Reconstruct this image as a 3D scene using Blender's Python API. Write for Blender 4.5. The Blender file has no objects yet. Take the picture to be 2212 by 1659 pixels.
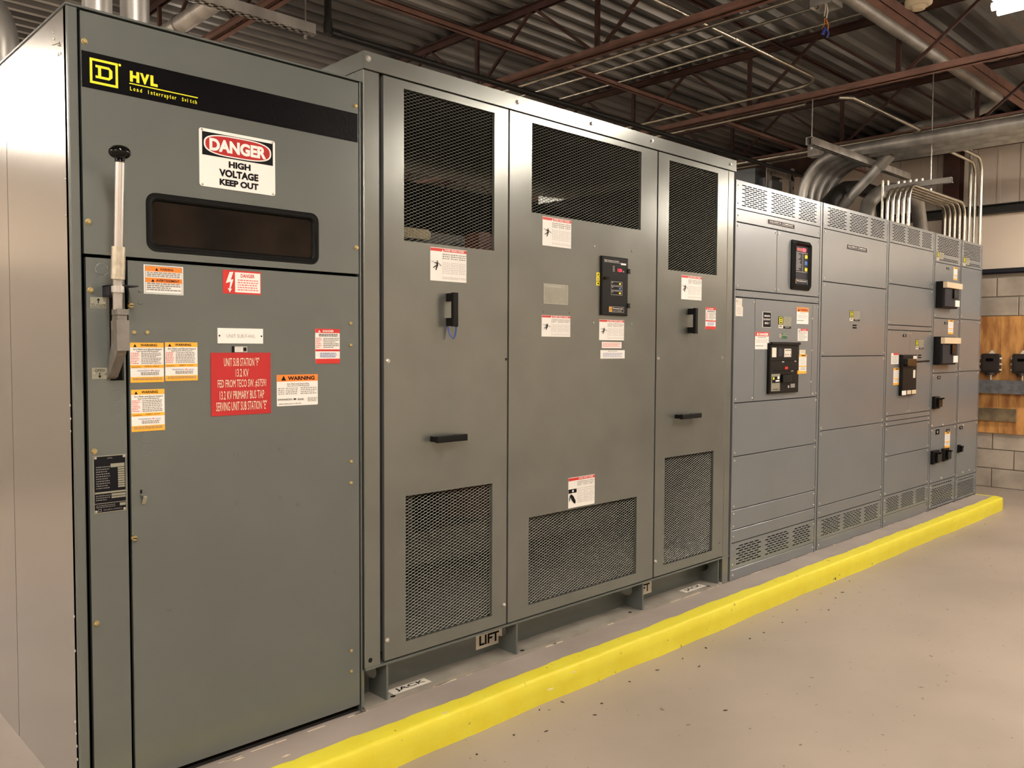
import bpy, bmesh, math, random
from mathutils import Vector, Matrix
random.seed(7)
S = bpy.context.scene
COL = S.collection
# ------------------------------------------------------------------ camera
FPX, YAW, PITCH, ROLL, CAMY, CAMZ = 1812.9, math.radians(44.117), math.radians(-2.515), math.radians(0.266), -2.587, 1.36
FW = Vector((math.sin(YAW)*math.cos(PITCH), math.cos(YAW)*math.cos(PITCH), math.sin(PITCH)))
R0 = Vector((math.cos(YAW), -math.sin(YAW), 0)); U0 = R0.cross(FW)
RT = R0*math.cos(ROLL)+U0*math.sin(ROLL); UP = RT.cross(FW)
CAM = Vector((0, CAMY, CAMZ))
cd = bpy.data.cameras.new('camera'); co = bpy.data.objects.new('camera', cd); COL.objects.link(co)
cd.sensor_width = 36; cd.lens = FPX*36/2212; cd.clip_start = .05; cd.clip_end = 60
m3 = Matrix((RT, UP, -FW)).transposed(); co.matrix_world = Matrix.Translation(CAM) @ m3.to_4x4()
S.camera = co
# ------------------------------------------------------------------ light, world, exposure
S.view_settings.view_transform = 'Standard'; S.view_settings.look = 'None'
S.view_settings.gamma = 1; S.view_settings.use_curve_mapping = False
S.view_settings.exposure = -0.06
w = bpy.data.worlds.new('world'); S.world = w; w.use_nodes = True
w.node_tree.nodes['Background'].inputs[0].default_value = (1, .92, .84, 1)
w.node_tree.nodes['Background'].inputs[1].default_value = .05
LAMP_W = 56.0; LAMP_COL = (1, .885, .765)
LAMPS = [(0.5, -2.45), (4.78, -2.36), (8.75, -2.4), (-0.65, 5.2), (3.0, 5.4), (-3.3, -2.4), (-3.2, 1.6)]
def lamp_light(x, y, z, p=1.0):
    l = bpy.data.lights.new('lamp_glow', 'AREA'); l.shape = 'RECTANGLE'; l.size = .16; l.size_y = 2.35
    l.energy = LAMP_W*p; l.color = LAMP_COL
    o = bpy.data.objects.new('lamp_glow', l); COL.objects.link(o); o.location = (x, y, z); return o

# ------------------------------------------------------------------ pixel measurement -> point on a real plane
def ray(px, py): return FW*FPX + RT*(px-1106) - UP*(py-829.5)
def F(px, py, y=0.0):
    d = ray(px, py); t = (y-CAMY)/d.y; p = CAM+d*t; return p.x, p.z
def onx(px, py, x): d = ray(px, py); return CAM+d*(x/d.x)
def onz(px, py, z): d = ray(px, py); return CAM+d*((z-CAMZ)/d.z)

# ------------------------------------------------------------------ materials
MAT = {}
def mat(n, col, rough=.5, metal=0, spec=.5, bump=0, bscale=200, var=0, vscale=3, emit=None, estr=0, aniso=0, coat=0, vcol=None, detail=3, stretch=(1,1,1), dust=0):
    m = bpy.data.materials.new(n); m.use_nodes = True; nt = m.node_tree; b = nt.nodes['Principled BSDF']
    b.inputs['Base Color'].default_value = (*col, 1); b.inputs['Roughness'].default_value = rough
    b.inputs['Metallic'].default_value = metal; b.inputs['Specular IOR Level'].default_value = spec
    if coat: b.inputs['Coat Weight'].default_value = coat; b.inputs['Coat Roughness'].default_value = .1
    tc = nt.nodes.new('ShaderNodeNewGeometry')
    mp = nt.nodes.new('ShaderNodeMapping'); mp.inputs['Scale'].default_value = stretch
    nt.links.new(tc.outputs['Position'], mp.inputs[0])
    if var:
        n1 = nt.nodes.new('ShaderNodeTexNoise'); n1.inputs['Scale'].default_value = vscale; n1.inputs['Detail'].default_value = detail
        nt.links.new(mp.outputs[0], n1.inputs['Vector'])
        cr = nt.nodes.new('ShaderNodeValToRGB'); c2 = vcol or tuple(c*(1-var) for c in col)
        cr.color_ramp.elements[0].color = (*c2, 1); cr.color_ramp.elements[1].color = (*col, 1)
        cr.color_ramp.elements[0].position = .36; cr.color_ramp.elements[1].position = .62
        nt.links.new(n1.outputs[0], cr.inputs[0]); nt.links.new(cr.outputs[0], b.inputs['Base Color'])
        if dust:
            mr = nt.nodes.new('ShaderNodeMapRange'); mr.inputs[3].default_value = rough; mr.inputs[4].default_value = rough+dust
            nt.links.new(n1.outputs[0], mr.inputs[0]); nt.links.new(mr.outputs[0], b.inputs['Roughness'])
    if bump:
        n2 = nt.nodes.new('ShaderNodeTexNoise'); n2.inputs['Scale'].default_value = bscale; n2.inputs['Detail'].default_value = 4
        nt.links.new(mp.outputs[0], n2.inputs['Vector'])
        bp = nt.nodes.new('ShaderNodeBump'); bp.inputs['Strength'].default_value = bump; bp.inputs['Distance'].default_value = .002
        nt.links.new(n2.outputs[0], bp.inputs['Height']); nt.links.new(bp.outputs[0], b.inputs['Normal'])
    if emit:
        b.inputs['Emission Color'].default_value = (*emit, 1); b.inputs['Emission Strength'].default_value = estr
    MAT[n] = m; return m
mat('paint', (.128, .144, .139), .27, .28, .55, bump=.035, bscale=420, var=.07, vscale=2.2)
mat('paint_side_lit', (.44, .425, .40), .24, .68, .6, var=.05, vscale=.8)  # cabinet paint made paler to carry the bright reflections on its side
mat('paint_gloss', (.205, .218, .203), .20, .60, .7, bump=.03, bscale=300, var=.08, vscale=5, dust=.06)
mat('paint_blue', (.188, .207, .223), .27, .30, .55, bump=.03, bscale=420, var=.05, vscale=2)
mat('dusty', (.27, .25, .215), .7, var=.25, vscale=6)
mat('edge_dark', (.022, .022, .030), .6, spec=.2)
mat('interior_shade', (.018, .018, .018), .85, spec=.2)  # near-black colour paints the shade inside the enclosures
mat('mesh_metal', (.20, .21, .185), .42, .15, .6)
mat('black', (.006, .006, .006), .45, spec=.14)
mat('black_band', (.003, .003, .004), .26, spec=.09, bump=.35, bscale=260)
mat('black_gloss', (.003, .003, .003), .07, spec=.25)
mat('rubber', (.005, .005, .005), .5, spec=.12)
mat('glass_dark', (.006, .005, .004), .10, 0, .12, var=.4, vscale=7, vcol=(.016, .011, .008))
mat('white', (.80, .79, .76), .45)
mat('cream', (.72, .66, .50), .5)
mat('red', (.52, .022, .018), .45)
mat('red_sign', (.40, .012, .014), .5, bump=.05, bscale=300)
mat('red_oval', (.36, .012, .015), .4)
mat('orange', (.85, .22, .03), .45)
mat('amber', (.85, .42, .04), .45)
mat('yellow_ink', (.80, .76, .02), .4)
mat('yellow_tape', (.82, .70, .02), .5)
mat('ink', (.009, .009, .011), .6, spec=.06)
mat('ink_soft', (.22, .21, .20), .6)
mat('ink_red', (.65, .10, .10), .6)
mat('ink_pale', (.45, .43, .42), .6)
mat('ink_blue', (.10, .14, .40), .6)
mat('green', (.02, .10, .04), .5)
mat('blue_btn', (.05, .16, .45), .4)
mat('grey_btn', (.35, .34, .30), .45)
mat('led_red', (.8, .02, .04), .4, emit=(1, .02, .06), estr=2.0)
mat('led_dim', (.25, .01, .01), .4, emit=(.5, .01, .01), estr=.25)
mat('brass', (.55, .45, .22), .35, .8, var=.2, vscale=60)
mat('steel', (.62, .61, .57), .32, .9, var=.15, vscale=40)
mat('alum', (.66, .64, .62), .33, .85, bump=.03, bscale=90, stretch=(1, 1, .06), var=.12, vscale=90)
mat('sleeve', (.68, .65, .55), .34, .85, var=.2, vscale=60, bump=.03, bscale=80)
mat('cast', (.20, .185, .165), .62, .35, bump=.4, bscale=260, var=.2, vscale=30)
mat('plate_metal', (.30, .30, .24), .5, .4, var=.12, vscale=40)
mat('galv', (.62, .61, .58), .34, .72, var=.3, vscale=9, stretch=(1, 1, .4), dust=.15)
mat('galv_dull', (.36, .35, .32), .45, .5, var=.3, vscale=6, dust=.1)
mat('emt', (.60, .57, .48), .26, .92, var=.15, vscale=30)
mat('deck', (.38, .38, .37), .32, .85, var=.55, vscale=1.1, vcol=(.12, .12, .12), stretch=(.5, 3, 1), dust=.2, bump=.1, bscale=20)
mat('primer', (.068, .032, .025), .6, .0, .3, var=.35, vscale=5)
mat('primer_lit', (.28, .15, .115), .6, var=.3, vscale=6)  # same red primer, paled for the light on the lower chords
mat('black_pipe', (.022, .021, .019), .45, .3)
mat('kerb_yellow', (.68, .62, .045), .6, bump=.6, bscale=50, var=.15, vscale=9, vcol=(.66, .58, .03))
mat('floor_paint', (.335, .285, .235), .42, 0, .4, bump=.10, bscale=16, var=.16, vscale=1.3, detail=6, dust=.1)
mat('pad_paint', (.34, .295, .265), .55, bump=.25, bscale=30, var=.18, vscale=2.2, detail=6)
mat('chip', (.70, .60, .47), .8)
mat('debris', (.035, .025, .02), .9)
mat('block', (.43, .38, .32), .85, bump=.8, bscale=45, var=.32, vscale=4, detail=6)
mat('block_b', (.48, .42, .35), .85, bump=.8, bscale=45, var=.38, vscale=3, detail=6)
mat('mortar', (.24, .205, .165), .9, bump=.5, bscale=60)
mat('plaster', (.80, .69, .57), .7, var=.06, vscale=2)
mat('siding', (.66, .58, .49), .6, var=.15, vscale=2)
mat('plywood', (.62, .32, .10), .6, var=.62, vscale=2.6, vcol=(.30, .12, .03), stretch=(1, 5, 1.4), detail=5)
mat('old_wood', (.20, .15, .085), .8, var=.5, vscale=9)
mat('rail_grey', (.17, .175, .19), .55, .3, var=.4, vscale=12)
mat('meter_brown', (.035, .027, .025), .4, .2)
mat('coil_red', (.16, .035, .018), .6, var=.4, vscale=8)
mat('core_grey', (.07, .066, .06), .6)
mat('insul', (.60, .52, .33), .7)
mat('tan_label', (.62, .50, .34), .6)
mat('strap_blue', (.03, .07, .30), .35)
mat('lens', (.9, .9, .9), .4, emit=(1, .88, .76), estr=95)
mat('fixture_white', (.7, .68, .62), .4)
mat('detector', (.62, .52, .36), .5)
mat('wire_orange', (.75, .25, .05), .5); mat('wire_blue', (.03, .06, .35), .4); mat('wire_white', (.75, .7, .6), .5)
mat('tag_white', (.70, .66, .58), .5)
# weathered deck: extra specks for floor
def floor_specks(m):
    nt = m.node_tree; b = nt.nodes['Principled BSDF']; src = b.inputs['Base Color'].links[0].from_socket
    g = nt.nodes.new('ShaderNodeNewGeometry'); v = nt.nodes.new('ShaderNodeTexNoise'); v.inputs['Scale'].default_value = 26; v.inputs['Detail'].default_value = 2
    nt.links.new(g.outputs['Position'], v.inputs['Vector'])
    cr = nt.nodes.new('ShaderNodeValToRGB'); cr.color_ramp.elements[0].position = .70; cr.color_ramp.elements[1].position = .76
    nt.links.new(v.outputs[0], cr.inputs[0])
    mx = nt.nodes.new('ShaderNodeMixRGB'); mx.inputs[2].default_value = (.11, .085, .07, 1)
    nt.links.new(cr.outputs[0], mx.inputs[0]); nt.links.new(src, mx.inputs[1]); nt.links.new(mx.outputs[0], b.inputs['Base Color'])
floor_specks(MAT['floor_paint']); floor_specks(MAT['kerb_yellow'])

# ------------------------------------------------------------------ builders
LOC = {}
def tag(o, label=None, cat=None, group=None, kind=None):
    if label: o['label'] = label
    if cat: o['category'] = cat
    if group: o['group'] = group
    if kind: o['kind'] = kind
    return o
def thing(name, loc, label, cat, group=None):
    o = bpy.data.objects.new(name, None); COL.objects.link(o); o.location = loc; o.empty_display_size = .1
    LOC[o] = Vector(loc); return tag(o, label, cat, group)
def link(name, me, parent, at, label=None, kind=None):
    o = bpy.data.objects.new(name, me); COL.objects.link(o)
    if parent is not None:
        o.parent = parent; o.location = Vector(at)-LOC[parent]
    else: o.location = at
    LOC[o] = Vector(at)
    if label: o['label'] = label
    if kind: o['kind'] = kind
    return o
class M:
    def __init__(s): s.v = []; s.f = []; s.mi = []; s.mats = []; s.cur = 0; s.sm = []; s.smooth = False
    def use(s, n):
        if n not in s.mats: s.mats.append(n)
        s.cur = s.mats.index(n); return s
    def add(s, vs, fs, sm=None):
        b = len(s.v); s.v += [tuple(p) for p in vs]
        for f in fs: s.f.append(tuple(b+i for i in f)); s.mi.append(s.cur); s.sm.append(s.smooth if sm is None else sm)
        return s
    def box(s, x0, x1, y0, y1, z0, z1):
        if x0 > x1: x0, x1 = x1, x0
        if y0 > y1: y0, y1 = y1, y0
        if z0 > z1: z0, z1 = z1, z0
        return s.add([(x0,y0,z0),(x1,y0,z0),(x1,y1,z0),(x0,y1,z0),(x0,y0,z1),(x1,y0,z1),(x1,y1,z1),(x0,y1,z1)],
                     [(0,3,2,1),(4,5,6,7),(0,1,5,4),(1,2,6,5),(2,3,7,6),(3,0,4,7)])
    def cbox(s, x0, x1, y0, y1, z0, z1, c=.002):      # box whose front (y0) edges are chamfered
        return s.add([(x0+c,y0,z0+c),(x1-c,y0,z0+c),(x1-c,y0,z1-c),(x0+c,y0,z1-c),
                      (x0,y0+c,z0),(x1,y0+c,z0),(x1,y0+c,z1),(x0,y0+c,z1),
                      (x0,y1,z0),(x1,y1,z0),(x1,y1,z1),(x0,y1,z1)],
                     [(0,1,2,3),(4,5,1,0),(5,6,2,1),(6,7,3,2),(7,4,0,3),(8,9,5,4),(9,10,6,5),(10,11,7,6),(11,8,4,7),(8,11,10,9)])
    def quad(s, a, b, c, d): return s.add([a,b,c,d], [(0,1,2,3)])
    def rect(s, x0, x1, z0, z1, y): return s.add([(x0,y,z0),(x1,y,z0),(x1,y,z1),(x0,y,z1)], [(0,1,2,3)])
    def poly(s, pts, y0, y1=None):                    # outline in x-z (counter-clockwise from the front), optional depth
        n = len(pts)
        if y1 is None: return s.add([(x,y0,z) for x,z in pts], [tuple(range(n))])
        s.add([(x,y0,z) for x,z in pts]+[(x,y1,z) for x,z in pts], [tuple(range(n)), tuple(range(2*n-1,n-1,-1))]+
              [(i, n+i, n+(i+1)%n, (i+1)%n) for i in range(n)], sm=False); return s
    def tube(s, path, r, n=12, caps=True):
        P = [Vector(p) for p in path]; rs = r if isinstance(r, (list,tuple)) else [r]*len(P)
        t0 = (P[1]-P[0]).normalized(); a = Vector((0,0,1)) if abs(t0.z) < .9 else Vector((1,0,0)); u = t0.cross(a).normalized()
        vs = []; fs = []
        for i, p in enumerate(P):
            t = ((P[min(i+1,len(P)-1)]-P[i-1 if i else 0])).normalized()
            u = (u-t*u.dot(t)).normalized(); w_ = t.cross(u)
            for k in range(n):
                an = 2*math.pi*k/n; vs.append(p+u*math.cos(an)*rs[i]+w_*math.sin(an)*rs[i])
        for i in range(len(P)-1):
            for k in range(n): fs.append((i*n+k, i*n+(k+1)%n, (i+1)*n+(k+1)%n, (i+1)*n+k))
        s.add(vs, fs, sm=True)
        if caps: s.add(vs[:n], [tuple(range(n-1,-1,-1))], sm=False); s.add(vs[-n:], [tuple(range(n))], sm=False)
        return s
    def cyl(s, p0, p1, r, n=12): return s.tube([p0, p1], r, n)
    def bar(s, p0, p1, w1, w2, up=(0,0,1)):           # square bar between two points
        p0 = Vector(p0); p1 = Vector(p1); t = (p1-p0).normalized(); u = Vector(up)
        if abs(t.dot(u)) > .95: u = Vector((1,0,0))
        a = t.cross(u).normalized()*w1/2; b = a.cross(t).normalized()*w2/2
        vs = [p0-a-b, p0+a-b, p0+a+b, p0-a+b, p1-a-b, p1+a-b, p1+a+b, p1-a+b]
        return s.add(vs, [(0,1,2,3),(7,6,5,4),(0,4,5,1),(1,5,6,2),(2,6,7,3),(3,7,4,0)])
    def ring(s, outer, inner, y0, y1, yi=None):       # frame between two outlines of the same count
        n = len(outer); yi = y0 if yi is None else yi
        vs = [(x,y0,z) for x,z in outer]+[(x,yi,z) for x,z in inner]+[(x,y1,z) for x,z in outer]+[(x,y1,z) for x,z in inner]
        fs = []
        for i in range(n):
            j = (i+1)%n; fs += [(i,j,n+j,n+i),(2*n+i,2*n+j,j,i),(n+i,n+j,3*n+j,3*n+i)]
        return s.add(vs, fs)
    def build(s, name, m=None, parent=None, label=None, kind=None, fix=False):
        if not s.v: return None
        lo = [min(p[i] for p in s.v) for i in range(3)]; hi = [max(p[i] for p in s.v) for i in range(3)]
        c = Vector([(lo[i]+hi[i])/2 for i in range(3)])
        me = bpy.data.meshes.new(name); me.from_pydata([tuple(Vector(p)-c) for p in s.v], [], s.f)
        ms = s.mats if s.mats else [m]
        for k in ms: me.materials.append(MAT[k])
        if s.mats: me.polygons.foreach_set('material_index', s.mi)
        me.polygons.foreach_set('use_smooth', s.sm)
        if fix:
            bm = bmesh.new(); bm.from_mesh(me); bmesh.ops.recalc_face_normals(bm, faces=bm.faces); bm.to_mesh(bm_me := me); bm.free()
        me.update()
        return link(name, me, parent, c, label, kind)
def rrect(x0, x1, z0, z1, r, n=5):
    o = []
    for cx, cz, a0 in ((x1-r, z0+r, -90), (x1-r, z1-r, 0), (x0+r, z1-r, 90), (x0+r, z0+r, 180)):
        for k in range(n+1):
            a = math.radians(a0+90*k/n); o.append((cx+r*math.cos(a), cz+r*math.sin(a)))
    return o
def circle(cx, cz, r, n=16, rz=None):
    rz = rz or r; return [(cx+r*math.cos(2*math.pi*k/n), cz+rz*math.sin(2*math.pi*k/n)) for k in range(n)]
def RB(tl, br, y=0.0):                                # rectangle on the plane y from two measured corners
    x0, z1 = F(*tl, y); x1, z0 = F(*br, y); return x0, x1, z0, z1
def fillet(pts, r, n=8):
    P = [Vector(p) for p in pts]; out = [P[0]]
    for i in range(1, len(P)-1):
        a = (P[i-1]-P[i]); b = (P[i+1]-P[i]); th = a.angle(b)
        d = min(r/math.tan(th/2), a.length*.49, b.length*.49); rr = d*math.tan(th/2)
        a.normalize(); b.normalize(); bis = (a+b).normalized(); c = P[i]+bis*(rr/math.sin(th/2))
        s0 = P[i]+a*d-c; s1 = P[i]+b*d-c; ang = s0.angle(s1)
        for k in range(n+1):
            t = k/n; out.append(c+(s0*math.sin((1-t)*ang)+s1*math.sin(t*ang))/math.sin(ang))
    out.append(P[-1]); return out
# text as flat geometry (built-in font), cached
TXT = {}
def text_mesh(s, off):
    k = (s, off)
    if k not in TXT:
        cu = bpy.data.curves.new('t', 'FONT'); cu.body = s; cu.size = 1; cu.offset = off; cu.resolution_u = 2 if len(s) > 8 else 4
        ob = bpy.data.objects.new('t', cu); COL.objects.link(ob)
        dg = bpy.context.evaluated_depsgraph_get(); dg.update()
        me = bpy.data.meshes.new_from_object(ob.evaluated_get(dg))
        vs = [(v.co.x, v.co.y) for v in me.vertices]; fs = [tuple(p.vertices) for p in me.polygons]
        bpy.data.objects.remove(ob); bpy.data.curves.remove(cu); bpy.data.meshes.remove(me)
        x0 = min(v[0] for v in vs); x1 = max(v[0] for v in vs); y0 = min(v[1] for v in vs); y1 = max(v[1] for v in vs)
        TXT[k] = ([((a-x0)/(x1-x0), (b-y0)/(y1-y0)) for a, b in vs], fs)
    return TXT[k]
def put_text(m, s, x0, x1, z0, z1, y, off=.012):
    vs, fs = text_mesh(s, off)
    m.add([(x0+(x1-x0)*a, y, z0+(z1-z0)*b) for a, b in vs], fs)
def put_text_on(m, s, o, ux, uz, off=.012):           # in any plane: origin, width vector, height vector
    vs, fs = text_mesh(s, off); o = Vector(o); ux = Vector(ux); uz = Vector(uz)
    m.add([o+ux*a+uz*b for a, b in vs], fs)
def figure(m, u, x0, z0, w_, h, y):                   # safety pictogram: falling person struck by a bolt
    def P(pts): m.poly([(x0+w_*a, z0+h*b) for a, b in pts], y)
    P([(.56+.07*math.cos(k*math.pi/5), .90+.06*math.sin(k*math.pi/5)) for k in range(10)])
    P([(.50,.55),(.62,.55),(.64,.82),(.48,.80)]); P([(.50,.80),(.28,.80),(.27,.75),(.50,.72)])
    P([(.62,.82),(.64,.76),(.90,.50),(.95,.54)]); P([(.50,.58),(.54,.50),(.18,.28),(.14,.34)]); P([(.54,.58),(.64,.56),(.46,.10),(.38,.13)])
    P([(.02,.90),(.20,.86),(.20,.82),(.28,.79),(.18,.79),(.18,.84),(.02,.86)])
def sticker(parent, name, tl, br, label, bg, items, y=0.0, th=.0008, rc=0, mrect=None):
    x0, x1, z0, z1 = mrect or RB(tl, br, y)
    W = x1-x0; H = z1-z0; m = M()
    if rc: m.poly(rrect(x0, x1, z0, z1, rc, 4), y-th, y)
    else: m.box(x0, x1, y-th, y, z0, z1)
    b = m.build(name, bg, parent, label)
    p = M(); yy = y-th-.0004; k = 0
    X = lambda u: x0+W*u
    Z = lambda v: z1-H*v
    for it in items:
        t = it[0]; k += 1; yl = yy-.00012*k
        if t == 'r': p.use(it[5]).rect(X(it[1]), X(it[3]), Z(it[4]), Z(it[2]), yl)
        elif t == 't': p.use(it[6]); put_text(p, it[1], X(it[2]), X(it[4]), Z(it[5]), Z(it[3]), yl, it[7] if len(it) > 7 else .012)
        elif t == 'l':
            u0, v0, u1, v1, n, mt = it[1:7]; fill = it[7] if len(it) > 7 else .45; p.use(mt); dv = (v1-v0)/n
            for i in range(n):
                u = u0; end = u1-(0 if i % 3 != 2 else (u1-u0)*.35*random.random())
                while u < end-.01:
                    l = min(random.uniform(.05, .14)*max(.4, u1-u0), end-u)
                    p.rect(X(u), X(u+l), Z(v0+dv*(i+fill)), Z(v0+dv*i), yl); u += l+.018
        elif t == 'tri': p.use(it[4]); p.poly([(X(it[1]-it[3]), Z(it[2])), (X(it[1]+it[3]), Z(it[2])), (X(it[1]), Z(it[2])+W*it[3]*1.8)], yl)
        elif t == 'p': p.use(it[2]); p.poly([(X(a), Z(b)) for a, b in it[1]], yl)
        elif t == 'fig': p.use(it[5]); figure(p, 0, X(it[1]), Z(it[4]), W*(it[3]-it[1]), H*(it[4]-it[2]), yl)
        elif t == 'c': p.use(it[4]); p.poly(circle(X(it[1]), Z(it[2]), W*it[3], 12), yl)
        elif t == 'fr':
            u0, v0, u1, v1, tk, mt = it[1:7]; p.use(mt); a, b_, c, d = X(u0), X(u1), Z(v1), Z(v0); tk *= W
            p.rect(a, b_, d-tk, d, yl); p.rect(a, b_, c, c+tk, yl); p.rect(a, a+tk, c+tk, d-tk, yl); p.rect(b_-tk, b_, c+tk, d-tk, yl)
    p.build('print', None, b); return b
# shared small meshes, copied in loops
def proto(fn):
    m = M(); fn(m); me = bpy.data.meshes.new('p'); me.from_pydata(m.v, [], m.f); me.polygons.foreach_set('use_smooth', m.sm); return me
PROTO = {}
def bolt(parent, x, z, r, mt, name='bolt', y=0.0, hexa=True, h=None):
    k = (hexa, mt, h)
    if k not in PROTO:
        hh = h or .8
        def fn(m):
            n = 6 if hexa else 12
            m.tube([(0,.0,0),(0,-.18,0)], 1.28 if hexa else 1.0, 12)
            m.tube([(0,-.15,0),(0,-hh*.8,0),(0,-hh,0)], [1.0, 1.0, .78], n)
        me = proto(fn); me.name = name; me.materials.append(MAT[mt])
        if hexa:
            for p in me.polygons: p.use_smooth = False
        PROTO[k] = me
    o = link(name, PROTO[k], parent, (x, y, z)); o.scale = (r, r, r); return o
def knockout(parent, px, py, r, y=-.0002):
    x, z = F(px, py)
    k = 'ko'
    if k not in PROTO:
        def fn(m):
            m.ring(circle(0, 0, 1, 20), circle(0, 0, .93, 20), -.05, 0, 0); m.ring(circle(0, 0, .93, 20), circle(0, 0, .84, 20), 0.0, .02, -.05); m.poly(circle(0, 0, .85, 20), -.05)
        me = proto(fn); me.name = 'knockout'; me.materials.append(MAT['paint']); PROTO[k] = me
    o = link('knockout', PROTO[k], parent, (x, y, z)); o.scale = (r, r*.5, r); return o
def holes_plate(m, x0, x1, z0, z1, y0, y1, holes):    # plate with rectangular openings
    xs = sorted({x0, x1, *[h[0] for h in holes], *[h[1] for h in holes]}); zs = sorted({z0, z1, *[h[2] for h in holes], *[h[3] for h in holes]})
    V = []; Fc = []; idx = {}
    def g(i, j, y):
        k = (i, j, y)
        if k not in idx: idx[k] = len(V); V.append((xs[i], y, zs[j]))
        return idx[k]
    solid = lambda i, j: 0 <= i < len(xs)-1 and 0 <= j < len(zs)-1 and not any(h[0] <= (xs[i]+xs[i+1])/2 <= h[1] and h[2] <= (zs[j]+zs[j+1])/2 <= h[3] for h in holes)
    for i in range(len(xs)-1):
        for j in range(len(zs)-1):
            if not solid(i, j): continue
            Fc.append((g(i,j,y0), g(i+1,j,y0), g(i+1,j+1,y0), g(i,j+1,y0))); Fc.append((g(i,j+1,y1), g(i+1,j+1,y1), g(i+1,j,y1), g(i,j,y1)))
            if not solid(i-1, j): Fc.append((g(i,j,y0), g(i,j+1,y0), g(i,j+1,y1), g(i,j,y1)))
            if not solid(i+1, j): Fc.append((g(i+1,j,y1), g(i+1,j+1,y1), g(i+1,j+1,y0), g(i+1,j,y0)))
            if not solid(i, j-1): Fc.append((g(i,j,y1), g(i+1,j,y1), g(i+1,j,y0), g(i,j,y0)))
            if not solid(i, j+1): Fc.append((g(i,j+1,y0), g(i+1,j+1,y0), g(i+1,j+1,y1), g(i,j+1,y1)))
    m.add(V, Fc)
def shell(parent, x0, x1, y0, y1, z0, z1, mt, t=.012, front=False, name='body'):  # open-fronted cabinet box
    m = M(); m.box(x0, x0+t, y0, y1, z0, z1); m.box(x1-t, x1, y0, y1, z0, z1); m.box(x0+t, x1-t, y1-t, y1, z0, z1)
    m.box(x0+t, x1-t, y0, y1-t, z1-t, z1); m.box(x0+t, x1-t, y0, y1-t, z0, z0+t)
    return m.build(name, mt, parent)
LIM = {}

# ================================================================== setting
FL = -.115; XW = 9.93; YB = 7.6; YF = -5.2; XL = -5.2; DECK = 3.80
m = M(); m.box(XL, XW, YF, YB, FL-.2, FL); tag(m.build('floor', 'floor_paint'), kind='structure')
m = M(); m.box(XL-.2, XL, YF, YB, FL, DECK+.2); tag(m.build('wall_left', 'siding'), kind='structure')
m = M(); m.box(XL, XW, YF-.2, YF, FL, DECK+.2); tag(m.build('wall_front', 'plaster'), kind='structure')
m = M(); m.use('block').box(XL, XW, YB, YB+.2, FL, 2.2); m.use('plaster').box(XL, XW, YB, YB+.2, 2.2, DECK+.2); tag(m.build('wall_back'), kind='structure')
# roof deck: trapezoid ribs running along x
m = M(); p_ = .1524; n = int((YB-YF)/p_)+1; prof = []
for i in range(n):
    y = YF+i*p_
    prof += [(y, DECK), (y+.040, DECK), (y+.058, DECK+.038), (y+.130, DECK+.038), (y+.1524-.0045, DECK)]
vs = []; fs = []
for y, z in prof: vs += [(XL, y, z), (XW, y, z)]
for i in range(len(prof)-1): fs.append((2*i, 2*i+1, 2*i+3, 2*i+2))
m.add(vs, fs); m.box(XL, XW, YF, YB, DECK+.06, DECK+.16); tag(m.build('ceiling', 'deck'), kind='structure')

# end wall: backing, blocks, channel, plaster panel, girt, siding, column, roof beam
m = M(); m.use('mortar').box(XW+.004, XW+.2, YF, YB, FL, 2.17); m.use('plaster').box(XW, XW+.2, YF, YB, 2.17, 2.80)
m.use('siding').box(XW+.03, XW+.2, YF, YB, 2.80, DECK+.2)
wr = m.build('wall_right', None); tag(wr, kind='structure')
bl = {}
def block_me(L):
    k = round(L, 3)
    if k not in bl:
        q = M(); q.cbox(-L/2, L/2, -.008, .05, -.0965, .0965, .004)
        for mt in ('block', 'block_b'):
            me = bpy.data.meshes.new('block'); me.from_pydata([(b, -a, c) for a, b, c in q.v], [], q.f); me.materials.append(MAT[mt]); bl[(k, mt)] = me
            # rotate: front faces -x
            for v in me.vertices: v.co = (v.co.x, v.co.y, v.co.z)
        bl[k] = 1
    return bl[(k, random.choice(('block', 'block_b')))]
z = FL+.0965+.003; c = 0
while z < 2.1:
    y = -3.9+(.2 if c % 2 else 0)
    y0 = .452 if c % 2 else .255                      # joints measured at the pad end
    y = y0-.2-.406*9
    for k in range(15):
        o = link('block', block_me(.396), wr, (XW, y, z))
        y += .406
    z += .2033; c += 1
m = M(); m.box(XW-.02, XW+.01, YF, YB, 2.16, 2.172); m.box(XW-.05, XW, YF, YB, 2.172, 2.20); m.box(XW-.03, XW, YF, YB, 2.20, 2.215)
tag(m.build('trim_1', 'edge_dark'), kind='structure')
m = M(); m.box(XW-.09, XW+.02, YF, YB, 2.79, 2.80); m.box(XW-.01, XW+.02, YF, YB, 2.80, 2.88); m.box(XW-.09, XW+.02, YF, YB, 2.88, 2.89)
tag(m.build('trim_2', 'black_pipe'), kind='structure')
y = YF
k = 0
SP = M()
while y < YB:
    if .3 < y < 6 or True:
        q = M(); q.box(XW+.018, XW+.035, y+.006, y+.40, 2.89, 3.56); q.box(XW+.012, XW+.02, y+.18, y+.21, 2.89, 3.56); q.build('siding_panel', 'siding', wr)
    y += .406
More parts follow.
